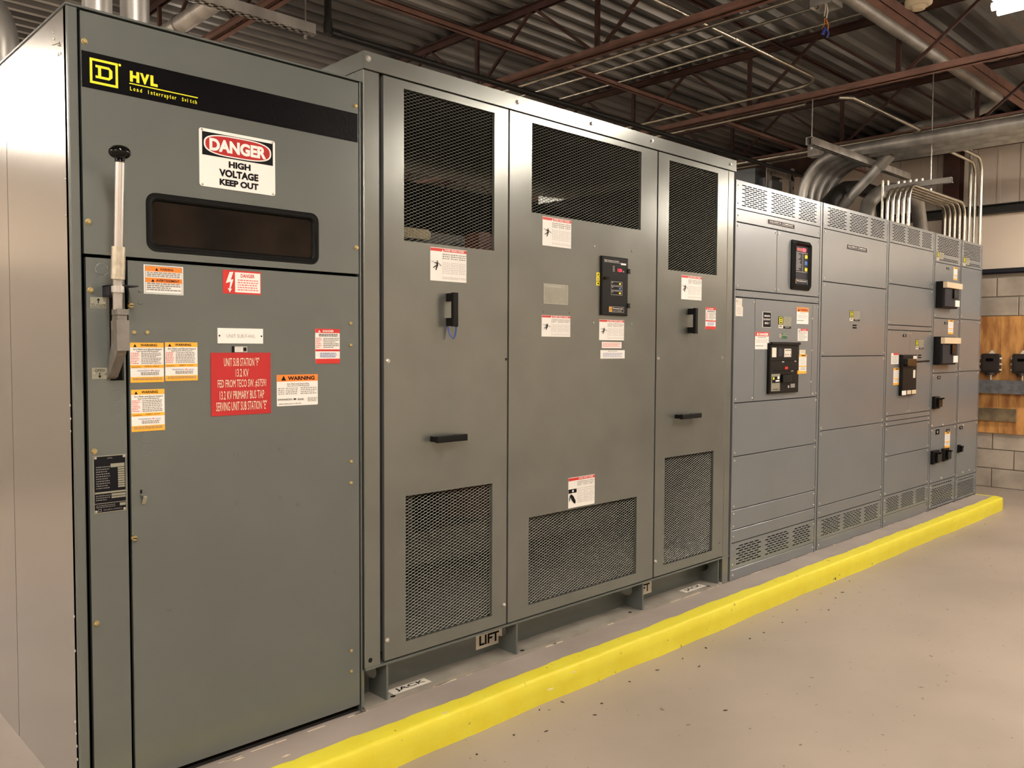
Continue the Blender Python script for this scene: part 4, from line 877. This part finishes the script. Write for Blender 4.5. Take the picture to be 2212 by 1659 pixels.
# main breaker
def brk(parent, tl, br, depth, label, items, tabs=None, nm='circuit_breaker'):
    x0, x1, z0, z1 = RB(tl, br, -depth); q = M(); q.cbox(x0, x1, -depth, YP, z0, z1, .006); b_ = q.build(nm, 'black', parent, label)
    W_ = x1-x0; H_ = z1-z0; X = lambda u: x0+W_*u; Z = lambda v: z1-H_*v
    for it in items:
        q = M(); n_, u0, v0, u1, v1, d0, mt, lb = it
        q.cbox(X(u0), X(u1), -depth-d0, -depth+.001, Z(v1), Z(v0), min(.003, d0*.8)); q.build(n_, mt, b_, lb)
    return b_, X, Z
b_, X, Z = brk(cm, (1664,741), (1725,847), .022, 'large black main circuit breaker', [
    ('breaker_hood',.0,-.02,.98,.03,.014,'black',None), ('chip_label',.06,.09,.20,.28,.002,'tag_white','white paper label'), ('trip_dial',.26,.10,.40,.27,.003,'edge_dark',None),
    ('trip_unit',.47,.11,.70,.28,.004,'tag_white','white trip unit with dials'), ('ridge',.05,.335,.97,.345,.006,'black',None), ('ridge',.12,.535,.97,.545,.006,'black',None),
    ('status_flag',.50,.47,.60,.53,.004,'red','red status flag'), ('rating_card',.05,.61,.34,.95,.002,'plate_metal','grey rating card'), ('charging_handle',.37,.62,.68,.78,.016,'black_gloss',None),
    ('small_tag',.72,.545,.80,.57,.001,'ink_pale',None), ('small_tag',.40,.36,.47,.385,.001,'ink_pale',None), ('small_tag',.83,.35,.90,.375,.001,'ink_pale',None), ('small_tag',.62,.85,.66,.90,.001,'ink_pale',None), ('small_tag',.71,.82,.86,.90,.001,'ink_soft',None),
    ('lock_hasp',.93,.555,1.02,.63,.008,'amber','small amber tag')])
q = M(); y = -.0244
q.use('ink').rect(X(.07), X(.33), Z(.785), Z(.66), y-.0004); q.use('yellow_ink').rect(X(.09), X(.14), Z(.72), Z(.67), y-.001); q.use('white').rect(X(.24), X(.31), Z(.71), Z(.66), y-.001); q.rect(X(.18), X(.31), Z(.76), Z(.73), y-.001)
q.use('ink'); put_text(q, 'SQUARE D', X(.09), X(.30), Z(.93), Z(.90), y-.0004, .02)
for k in range(4): q.rect(X(.49+.05*k), X(.52+.05*k), Z(.15), Z(.13), -.0272)
for k in range(3): q.rect(X(.49+.08*k), X(.51+.08*k), Z(.24), Z(.215), -.0272)
q.build('print', None, b_)
# --- section 2
s = secs[1]; a, b = cols(1); P2 = 1779.7
Z2 = [SH, zz(P2,493), zz(P2,607.8), zz(1774.3,769.7), zz(1768.9,932.2), zz(1767.5,1095), zz(1767.5,1119.4), zz(1766,1166.8), 0]
vent(s, a, b, Z2[1], Z2[0], G3, 11); c2a = cover(s, a, b, Z2[2], Z2[1]); c2b = cover(s, a, b, Z2[3], Z2[2]); cover(s, a, b, Z2[4], Z2[3]); cover(s, a, b, Z2[5], Z2[4]); cover(s, a, b, Z2[6], Z2[5]); vent(s, a, b, Z2[7], Z2[6], G3, 9); cover(s, a, b, 0, Z2[7])
sqd(c2a, (1828.5,527), (1873.4,546.5), 'dark maker nameplate with pale border')
logo_plate(c2b, (1835.4,670.8), (1856.6,694))
sticker(c2b, 'small_plate', (1842,701), (1850.2,710), 'tiny dark plate', 'ink', [('r',0,.42,1,.55,'grey_btn')], y=YP)
# --- section 3
s = secs[2]; a, b = cols(2)
Z3 = [SH, zz(1923,523), zz(1920,612.4), zz(1917.7,701.3), zz(1917.7,712.3), zz(1912.4,899.8), zz(1912.4,911.4), zz(1912.4,922), zz(1911,987.5), zz(1909.4,1072.7), zz(1908.6,1114.9), 0]
vent(s, a, b, Z3[1], Z3[0], G3, 11)
for k in (1, 2, 3): cover(s, a, b, Z3[k+1], Z3[k])
xs3 = F(1965, 714.5)[0]; c3a = cover(s, a, xs3, Z3[5], Z3[4]); c3b = cover(s, xs3, b, Z3[5], Z3[4])
for k in (5, 6, 7, 8): cover(s, a, b, Z3[k+1], Z3[k])
vent(s, a, b, Z3[10], Z3[9], G3, 10); cover(s, a, b, 0, Z3[10])
sticker(c3a, 'small_plate', (1950.4,722), (1957.6,728), 'tiny black plate', 'ink', [('c',.5,.5,.12,'ink_pale')], y=YP); logo_plate(c3b, (1978,734), (1994.5,754.4))
sticker(c3a, 'danger_label', (1925.2,763), (1940.6,786.5), 'small danger label left of the breaker', 'white', [('r',.28,0,1,.17,'red'),('l',.1,.25,.9,.95,6,'ink_soft',.35)], y=YP)
amber_s(c3a, (1930.2,795), (1942,831.2), 'amber arc flash label below the danger label')
b3, X, Z = brk(c3b, (1951,766.4), (1979,852), .03, 'tall narrow black circuit breaker with horizontal lever', [
    ('toggle_lever',.05,.10,.70,.28,.030,'black_gloss',None), ('chip_label',.72,.03,.98,.14,.001,'tag_white',None), ('chip_label',.74,.38,.90,.58,.001,'tag_white',None),
    ('chip_label',-.02,.88,.27,.99,.001,'white',None), ('chip_label',.34,.88,.62,.98,.001,'tan_label',None), ('chip_label',.68,.88,.98,.98,.001,'tan_label',None)])
q = M(); q.bar((X(.6), -.05, Z(.18)), (X(1.45), -.075, Z(.16)), .014, .014); q.build('lever_extension', 'black', b3)
sticker(c3b, 'small_plate', (1983.5,766), (1990,773.4), 'pair of tiny black ovals', 'ink', [('r',0,.42,1,.58,'grey_btn')], y=YP)
# --- section 4
s = secs[3]; a, b = cols(3); G1 = ((.07, .93, 10),)
Z4 = [SH, zz(2021,565.2), zz(2019.4,686.5), zz(2016.4,806.4), zz(2013.4,925), zz(2008,1045.5), 0]
skp = lambda t, g_: .13 < t < .22
v4 = vent(s, a, b, Z4[1], Z4[0], G1, 15, skip=skp); c4 = [cover(s, a, b, Z4[k+1], Z4[k], r=.0055) for k in (1, 2, 3, 4)]; vent(s, a, b, Z4[6]+.01, Z4[5], G1, 12, skip=lambda t, g_: .80 < t < .88)
logo_plate(v4, (2024,543.4), (2038,564))
for c, tl, br, lab in ((c4[0], (2044.3,577), (2050,583), 'upper'), (c4[1], (2040,695.3), (2046.2,700.9), ''), (c4[2], (2024.7,812.4), (2031.4,818.7), ''), (c4[3], (2020.9,928), (2028.9,937.8), ''), (c4[3], (2044.3,927.3), (2050.7,933.3), '')):
    sticker(c, 'small_plate', tl, br, 'tiny black circuit plate', 'ink', [('c',.5,.5,.12,'ink_pale')], y=YP)
amber_s(c4[0], (2060,577), (2067.6,606), 'amber label above the upper breaker'); amber_s(c4[1], (2048.5,691), (2058.6,722), 'amber label above the lower breaker'); amber_s(c4[3], (2041.2,934), (2051.3,966), 'amber label above the small switch')
for c, tl, br in ((c4[0], (2038,607), (2068.5,667.5)), (c4[1], (2033,727), (2064.8,787.5))):
    bk, X, Z = brk(c, tl, br, .06, 'black molded case breaker with tan and white tags', [('breaker_face',.04,.26,.98,.95,.012,'edge_dark',None), ('toggle_lever',.52,.28,.74,.62,.028,'black_gloss',None),
        ('tan_tag',.0,.03,1.06,.25,.030,'tan_label','tan cardboard tag'), ('white_tag',.72,.68,1.0,.93,.016,'white','white tag')])
def small_sw(c, tl, br, hx_, hy_, d=.03):
    bk, X, Z = brk(c, tl, br, d, 'small black rotary disconnect switch', [('switch_boss',.25,.12,.95,.85,.02,'black_gloss',None)], nm='disconnect_switch')
    p0 = Vector((X(.5), -d-.018, Z(.2))); x, z = F(hx_, hy_, -d-.06); q = M(); q.bar(p0, (x, -d-.06, z), .012, .012); q.build('switch_lever', 'black', bk); return bk
small_sw(c4[2], (2021.2,857), (2031,882.5), 2039, 860.6); small_sw(c4[3], (2017.6,975), (2030,1000.5), 2035, 978.5); small_sw(c4[3], (2040.8,970), (2050.5,994.5), 2056.5, 974)
for c, px, py in ((c4[2],2036,917.7),(c4[3],2033,1032.5)): x, z = F(px, py, -.006); bolt(c, x, z, .009, 'steel', 'knob', -.002, False, 1.1)
# --- section 5
s = secs[4]; a, b = cols(4)
Z5 = [SH, zz(2076.7,575.5), zz(2076,689.3), zz(2074.4,802.6), zz(2068.4,915), zz(2064.6,1033), 0]
v5 = vent(s, a, b, Z5[1], Z5[0], G1, 15, skip=skp); c5 = [cover(s, a, b, Z5[k+1], Z5[k], r=.0055) for k in (1, 2, 3, 4)]; vent(s, a, b, Z5[6]+.01, Z5[5], G1, 12, skip=lambda t, g_: .80 < t < .88)
logo_plate(v5, (2081,555), (2094,576))
sticker(c5[3], 'small_plate', (2072.5,921), (2078.9,926.8), 'tiny black circuit plate', 'ink', [('c',.5,.5,.12,'ink_pale')], y=YP)
small_sw(c5[3], (2072.6,961.5), (2076.6,977.5), 2080.5, 965, .02)
for px, py in ((2080,1020),(2094,1015.5),(2081,918.5)): x, z = F(px, py, -.006); bolt(c5[3], x, z, .007, 'steel', 'knob', -.002, False, 1.1)
for k, z in enumerate((.25, .6, .95, 1.3, 1.65, 2.0, 2.25)): o = bolt(s, 0, 0, .007, 'steel', 'bolt', 0, False, .9); o.rotation_euler = (0, 0, math.pi/2); o.location = Vector((SX[5]-.004, .02, z))-LOC[s]

# ================================================================== conduits and supports above
def pipe(name, pts, r, mt, label, cat='conduit', fr=.12, grp=None, n=12, coup=(), strap=None):
    path = fillet(pts, fr) if len(pts) > 2 else [Vector(p) for p in pts]
    if not coup:
        q = M(); q.tube(path, r, n); return tag(q.build(name, mt), label, cat, grp)
    t = thing(name, path[0], label, cat, grp); q = M(); q.tube(path, r, n); q.build('pipe', mt, t)
    for c, d in coup:
        c = Vector(c); d = Vector(d).normalized(); q = M(); q.tube([c-d*r*1.6, c+d*r*1.6], r*1.25, n); q.build('coupling', {'emt': 'steel', 'black_pipe': 'black_pipe'}.get(mt, 'galv_dull'), t)
    return t
# bundle of four large conduits
lb = ['leftmost', 'second', 'third', 'rightmost']
for k in range(4):
    X = 7.20+.152*k
    pipe('large_conduit', [(X, 1.08, 2.324), (X, 1.08, 3.07), (X, -4.9, 3.07)], .05, 'galv', 'large grey conduit curving up from the switchgear and over the aisle, %s of four' % lb[k], fr=.50, grp='bundle of four large conduits', n=16)
pipe('large_conduit', [(7.43, 1.0, 2.324), (7.43, 1.0, 2.47), (7.43, .42, 3.02)], .042, 'galv', 'single grey conduit slanting up with a ribbed clamp, right of the bundle of four', fr=.10, n=16, coup=[((7.43, .86, 2.605), (0, -.72, .69)), ((7.43, .80, 2.662), (0, -.72, .69)), ((7.43, .45, 2.99), (0, -.72, .69))])
# big arching pipe
A = lambda px, py, y=.6: Vector((F(px, py, y)[0], y, F(px, py, y)[1]))
pts = [A(1866, 500), A(1868, 465), A(1876, 440), A(1890, 423), A(1908, 412), A(1935, 410), A(1962, 420), A(1982, 440), A(1996, 468), A(2002, 500)]
for p in pts: pass
pts[0] = Vector((pts[1].x, .6, 2.324)); pts[1].z = 2.40; pts[-1] = Vector((pts[-2].x, .6, 2.324)); pts[-2].z = 2.38
q = M(); q.tube(pts, .065, 16); tag(q.build('arched_pipe', 'galv_dull'), 'thick dull pipe arching over between the second and third switchgear sections', 'pipe')
q = M(); q.tube([p+Vector((-.22, .25, .02)) if 1 < i < 8 else Vector((p.x-.22, p.y+.25, (2.324, 2.40, 0, 0, 0, 0, 0, 0, 2.40, 2.324)[i])) for i, p in enumerate(pts)], .07, 16); tag(q.build('arched_pipe', 'black_pipe'), 'thick black pipe arching behind the dull grey arched pipe', 'pipe')
# five thin conduits bridging section 3 to section 4
nm = ['rearmost', 'second from the back', 'middle', 'second from the front', 'foremost']
for k in range(5):
    y = .27-.048*k
    Xa = F(1917+11.5*k, 440, y)[0]; Xb = F(2041+10.6*k, 480, y)[0]; zt = 2.685
    pipe('thin_conduit', [(Xa, y, 2.324), (Xa, y, zt), (Xb, y, zt), (Xb, y, 2.324)], .0135, 'emt', 'shiny thin conduit hooping between two switchgear tops, %s of five' % nm[k], fr=.12, grp='five hooped thin conduits', n=10)
for k, px in enumerate((1905.5, 1909)):
    Xa = F(px, 440, .42)[0]; pipe('thin_conduit', [(Xa, .42-.03*k, 2.324), (Xa, .42-.03*k, 2.80+.0*k)], .012, 'emt', 'shiny thin straight conduit rising behind the hooped conduits, %s of two' % ('left' if k == 0 else 'right'), n=8)
for k, px in enumerate((2093.5, 2104.5, 2117)):
    Xa = F(px, 480, .12-.05*k)[0]; y = .12-.05*k; zt = [3.05, 3.08, 3.12][k]
    pipe('thin_conduit', ([(Xa, y, 2.324), (Xa, y, zt), (Xa-1.3, y, zt)] if k else [(Xa, y, 2.324), (Xa, y, 3.78)]), .015, 'emt', 'shiny thin conduit rising tall from the end switchgear sections, %s of three' % ('left', 'middle', 'right')[k], fr=.14, grp='three tall thin conduits', n=10)
# strut supports
def strut(name, p0, p1, label, w=.041, slots=True, mt='galv_dull'):
    t = thing(name, p0, label, 'support channel'); p0 = Vector(p0); p1 = Vector(p1); d = (p1-p0); L = d.length; d.normalize(); s_ = Vector((0,0,1)).cross(d).normalized() if abs(d.z) < .9 else Vector((1,0,0)); u = d.cross(s_) if abs(d.z) < .9 else Vector((0,1,0))
    if u.z < 0: u = -u
    q = M(); q.bar(p0+u*w/2, p1+u*w/2, w, .004, u); q.bar(p0+s_*w/2, p1+s_*w/2, .004, w, u); q.bar(p0-s_*w/2, p1-s_*w/2, .004, w, u); q.build('channel', mt, t)
    q = M(); n = int(L/.05); e = w*.32
    for i in range(n):
        a = p0+d*(L*(i+.15)/n); b = p0+d*(L*(i+.65)/n); c = p0+d*(L*(i+1.0)/n); 
        q.bar(b-u*w/2, c-u*w/2+d*L*.15/n, w, .003, u)
    q.bar(p0-u*w/2+s_*e*1.2, p1-u*w/2+s_*e*1.2, w*.25, .003, u); q.bar(p0-u*w/2-s_*e*1.2, p1-u*w/2-s_*e*1.2, w*.25, .003, u); q.build('slotted_face', mt, t)
    return t, p0, d
def rod(t, p, z1): q = M(); q.cyl(p, (p[0], p[1], z1), .005, 6); q.build('threaded_rod', 'steel', t); q = M(); q.tube([(p[0], p[1], p[2]-.045), (p[0], p[1], p[2]-.028)], .011, 6); q.build('nut', 'steel', t)
t, _, _ = strut('trapeze_channel', (6.29, .57, 2.985), (8.26, .57, 2.985), 'long grey strut channel under the bundle of four large conduits', .055, mt='galv'); rod(t, (6.33, .57, 2.97), 3.31)
t, _, _ = strut('trapeze_channel', (7.28, .37, 2.72), (7.28, -.15, 2.72), 'short strut channel clamped over the hooped thin conduits', .041); rod(t, (7.277, .01, 2.70), 3.80)
for k in range(5): q = M(); q.tube([(7.28, .27-.048*k, 2.74), (7.28, .27-.048*k, 2.765)], .011, 6); q.build('clamp_bolt', 'steel', t)
t, _, _ = strut('trapeze_channel', (1.2, 1.79, 3.195), (2.62, 1.79, 3.195), 'slotted strut channel above the nearest cabinet', .055, mt='galv'); rod(t, (2.57, 1.79, 3.18), 3.8)
# pipes leaving the nearest cabinet
pipe('riser_conduit', [(.985, .42, 2.315), (.985, .42, 3.79)], .046, 'galv', 'large shiny conduit rising from the top of the nearest cabinet, left of the pair', n=20)
pipe('riser_conduit', [(1.118, .45, 2.315), (1.118, .45, 3.79)], .047, 'galv', 'large shiny conduit rising from the top of the nearest cabinet, right of the pair', n=20)
p = onx(100, 0, .80)
pipe('bent_conduit', [(.83, .95, 2.315), (.83, .95, 2.55), (.60, 1.5, 3.0), (.60, 1.6, 3.78)], .055, 'galv', 'large conduit bending up behind the back left corner of the nearest cabinet', fr=.3, n=16)
cc = pipe('slanted_conduit', [(2.125, 4.2, 3.278), (2.125, -4.9, 3.278)], .052, 'galv', 'large horizontal conduit with a ring clamp above the nearest cabinet', n=18, coup=[((2.125, 4.1, 3.278), (0,1,0))]); yc = onx(388, 22, 2.125).y
q = M(); q.ring(circle(2.125, 3.278, .060, 24), circle(2.125, 3.278, .053, 24), yc-.012, yc+.012); q.build('ring_clamp', 'steel', cc)
t = pipe('sprinkler_pipe', [(2.70, 1.76, 3.78), (2.70, 1.76, 3.20), (9.6, 1.76, 3.20)], .021, 'black_pipe', 'black sprinkler pipe dropping from the deck and running behind the transformer', 'pipe', fr=.05, coup=[((2.70, 1.76, 3.22), (0,0,1)), ((2.75, 1.76, 3.20), (1,0,0)), ((5.05, 1.76, 3.20), (1,0,0))])
# conduits along the joists
pipe('thin_conduit', [(4.41, 3.6, 3.285), (4.41, -4.9, 3.285)], .012, 'emt', 'pale thin conduit hugging the underside of the joist above the right end of the transformer', n=8, coup=[((4.41, .8, 3.285), (0,1,0))])
pipe('thin_conduit', [(5.95, 3.0, 3.72), (5.95, -.35, 3.72)], .010, 'emt', 'thin conduit high under the deck between the middle joists', n=8)
bend = onz(1768, 185, 3.38)
pipe('thin_conduit', [(3.4, .42, 3.385), (6.2, .42, 3.385), (6.2, 4.2, 3.385)], .014, 'emt', 'pale thin conduit crossing overhead then bending along the middle joist', fr=.22, n=10, coup=[((4.95, .42, 3.385), (1,0,0))])
pipe('thin_conduit', [(6.31, 4.2, 3.28), (6.31, .62, 3.28)], .012, 'emt', 'thin conduit under the middle joist, left of the trapeze rod', n=8)
pipe('thin_conduit', [(6.36, 3.6, 3.345), (6.36, -4.9, 3.345)], .014, 'emt', 'long bright thin conduit beside the middle joist toward the aisle', n=8)
pipe('thin_conduit', [(6.42, .40, 3.31), (6.50, .33, 3.31), (7.86, .32, 3.31), (7.93, .40, 3.31)], .015, 'emt', 'pale thin conduit leaving the middle joist and ending in a short hook', fr=.08, n=10)
t = pipe('thin_conduit', [(7.93, 5.0, 3.305), (7.93, -4.9, 3.305)], .017, 'emt', 'bright thin conduit along the farthest joist with a square box on it', n=10, coup=[((7.93, 2.0, 3.305), (0,1,0))])
q = M(); q.box(7.87, 7.98, 1.26, 1.38, 3.24, 3.36); tag(q.build('junction_box', 'galv'), 'small square metal box on the conduit at the farthest joist', 'junction box')
pipe('thin_conduit', [(8.6, 5.0, 3.42), (8.6, -1.0, 3.42)], .011, 'emt', 'thin conduit beyond the farthest joist', n=8)
# grey conduit beside the broad red angle, elbow and run to the bundle
ez = 3.42; e1 = onz(2172, 232, ez)
pts = [(XL+.3, -.40+.0, 0)]
yl = onz(1960, 80, ez).y; xe = onz(2185, 240, ez).x; e2 = onz(2050, 263, 3.30); e3 = onz(1950, 280, 3.2); e4 = onx(1885, 318, 7.2)
g1 = [onx(*p, 8.42) for p in ((2060, 263), (2000, 268), (1950, 283), (1893, 316))]
pipe('large_conduit', [(-4.5, -.172, 3.60), (8.44, -.172, 3.58), g1[0], g1[1], g1[2], g1[3], (8.42, g1[3].y+.5, g1[3].z-.25)], .042, 'galv_dull', 'large grey conduit beside the broad red angle, with an elbow at the upper right', fr=.16, n=14, coup=[(g1[0].lerp(g1[1], .3), g1[1]-g1[0])])
# open junction box with loose wires
jx, jy, jz = onz(1776, 6, 3.30); jx = 6.10; jb = onx(1784, 17, 5.2)
t = thing('junction_box', (jb.x, jb.y, jb.z), 'open metal ceiling box with orange, blue and white wires hanging out', 'junction box')
q = M(); h = .075; q.box(jb.x-h, jb.x+h, jb.y-h, jb.y+h, jb.z+.045, jb.z+.048); q.box(jb.x-h, jb.x-h+.003, jb.y-h, jb.y+h, jb.z, jb.z+.045); q.box(jb.x+h-.003, jb.x+h, jb.y-h, jb.y+h, jb.z, jb.z+.045); q.box(jb.x-h, jb.x+h, jb.y-h, jb.y-h+.003, jb.z, jb.z+.045); q.box(jb.x-h, jb.x+h, jb.y+h-.003, jb.y+h, jb.z, jb.z+.045); q.build('box', 'galv', t)
for k, (mt, dx) in enumerate((('wire_white', -.02), ('wire_white', .018), ('wire_orange', -.03), ('wire_orange', .03), ('wire_blue', -.042), ('wire_blue', .036), ('wire_blue', -.026))):
    z0 = {'wire_white': .03, 'wire_orange': -.07, 'wire_blue': -.125}[mt]; L = {'wire_white': .09, 'wire_orange': .07, 'wire_blue': .05}[mt]
    q = M(); q.tube([(jb.x+dx*.4, jb.y, jb.z+z0), (jb.x+dx*.9, jb.y-.006, jb.z+z0-L*.5), (jb.x+dx, jb.y+.004*(k % 3), jb.z+z0-L)], .0045 if mt != 'wire_blue' else .007, 6); q.build('wire', mt, t)
q = M(); q.cyl((jb.x, jb.y+.05, jb.z+.02), (jb.x, jb.y+4.2, jb.z+.02), .011, 8); tag(q.build('thin_conduit', 'emt'), 'thin conduit feeding the open ceiling box with loose wires', 'conduit')
q = M(); q.cyl((jb.x, jb.y, jb.z+.047), (jb.x, jb.y, DECK), .006, 6); q.build('hanger_rod', 'steel', t)
# smoke detector on the joist
sd = onx(1984, 14, 5.6); t = thing('smoke_detector', (sd.x, sd.y, sd.z), 'round cream smoke detector hanging near the broad red angle', 'smoke detector')
q = M(); q.tube([(sd.x, sd.y, sd.z+.05), (sd.x, sd.y, sd.z+.035), (sd.x, sd.y, sd.z+.012), (sd.x, sd.y, sd.z)], [.075, .082, .080, .062], 28); q.build('base', 'detector', t)
q = M(); q.tube([(sd.x, sd.y, sd.z+.002), (sd.x, sd.y, sd.z-.018), (sd.x, sd.y, sd.z-.022)], [.045, .040, .026], 24); q.build('sensor_dome', 'detector', t)
q = M(); q.cyl((sd.x, sd.y, sd.z+.05), (sd.x, sd.y, DECK), .012, 8); q.build('stem', 'emt', t)

# equipment rack seen over the first switchgear section
t = thing('equipment_rack', (5.5, 2.2, 2.0), 'grey box and slotted uprights standing behind the first switchgear section', 'rack')
def RX(px, py, y): x, z = F(px, py, y); return x, z
yr = 1.9
xa, za = RX(1662, 352, yr); xb, zb = RX(1713, 368, yr)
for (x, w1, h) in ((xa, .11, za), (xb, .07, zb+.02)):
    q = M(); q.box(x-w1/2, x+w1/2, yr, yr+.004, 0, h); q.box(x+w1/2-.004, x+w1/2, yr, yr+.06, 0, h); ww = q.build('upright', 'galv', t)
    q = M(); z_ = 2.0
    while z_ < h-.05: q.rect(x+w1/2-.030, x+w1/2-.014, z_, z_+.035, yr-.0006); z_ += .09
    q.build('slots', 'ink', ww)
q = M(); q.box(xa+.05, xb, yr, yr+.004, za-.12, za-.04); q.build('cross_rail', 'galv', t)
q = M(); q.box(xa+.06, xb-.08, yr+.08, yr+.4, 1.2, za-.13); q.build('panel_box', 'paint_blue', t)
x1_, z1_ = RX(1603, 366, 2.2); q = M(); q.box(x1_, x1_+.02, 1.85, 1.88, 0, min(z1_-.05, 3.1)); q.box(x1_+.01, x1_+.52, 2.05, 2.5, 1.2, z1_+.0); q.build('cabinet_box', 'paint_blue', t)

# ================================================================== things on the end wall
y0 = -2.2; y1 = 1.55
t = thing('plywood_board', (XW-.02, 0, .46), 'orange brown plywood backboard on the block end wall', 'board')
q = M(); q.box(XW-.026, XW-.008, y0, .2, .468, 1.71); q.build('sheet', 'plywood', t); q = M(); q.box(XW-.026, XW-.008, .203, y1, .468, 1.71); q.build('sheet', 'plywood', t)
q = M(); q.box(XW-.10, XW-.026, y0+.1, 1.4, .895, .905); q.box(XW-.10, XW-.095, y0+.1, 1.4, .905, 1.025); q.box(XW-.10, XW-.026, y0+.1, 1.4, 1.025, 1.035); tag(q.build('wall_channel', 'rail_grey'), 'blue grey steel channel running across the plywood below the brown boxes', 'rail')
q = M(); q.box(XW-.055, XW-.026, .03, .75, .60, .735); q.build; o = q.build('timber_block', 'old_wood'); tag(o, 'short weathered timber strip screwed low on the plywood', 'timber')
t2 = None
for k, (cy, lab) in enumerate(((.275, 'dark brown enclosure with white side lugs on the plywood, nearer the switchgear'), (-.02, 'dark brown enclosure with white side lugs, cut by the photo right edge'))):
    t = thing('meter_box', (XW-.08, cy, 1.12), lab, 'electrical box', 'brown boxes on the plywood')
    W_ = .175; q = M(); yz = []
    q.poly([(a, b) for a, b in rrect(cy-W_/2, cy+W_/2, 1.115, 1.315, .018)], -.07, 0); vs = [(XW-.03+b_, a_, c_) for a_, b_, c_ in q.v]; q2 = M(); q2.add(vs, [f[::-1] for f in q.f]); q2.build('case', 'meter_brown', t, fix=True)
    q = M(); q.poly(rrect(cy-W_/2+.02, cy+W_/2-.02, 1.135, 1.295, .01), -.012, 0); q2 = M(); q2.add([(XW-.10+b_, a_, c_) for a_, b_, c_ in q.v], q.f); q2.build('cover', 'meter_brown', t, fix=True)
    q = M(); q.box(XW-.115, XW-.11, cy-.035, cy+.035, 1.235, 1.265); q.build('window', 'black_gloss', t)
    for z_ in (1.145, 1.205, 1.265):
        for sy in (-1, 1): q = M(); q.box(XW-.085, XW-.06, cy+sy*(W_/2), cy+sy*(W_/2+.016), z_-.009, z_+.009); q.build('lug', 'tag_white', t)
    q = M(); q.poly([(cy-.028, 1.315), (cy+.028, 1.315), (cy+.008, 1.35), (cy-.008, 1.35)], -.004, 0); q2 = M(); q2.add([(XW-.04+b_, a_, c_) for a_, b_, c_ in q.v], q.f); q2.build('mounting_ear', 'tag_white', t, fix=True)
    q = M(); q.tube([(XW-.065, cy, 1.115), (XW-.065, cy, 1.09)], .055, 14); q.build('hub', 'meter_brown', t); q = M(); q.tube([(XW-.065, cy, 1.09), (XW-.065, cy, 1.036)], .015, 10); q.build('nipple', 'emt', t)
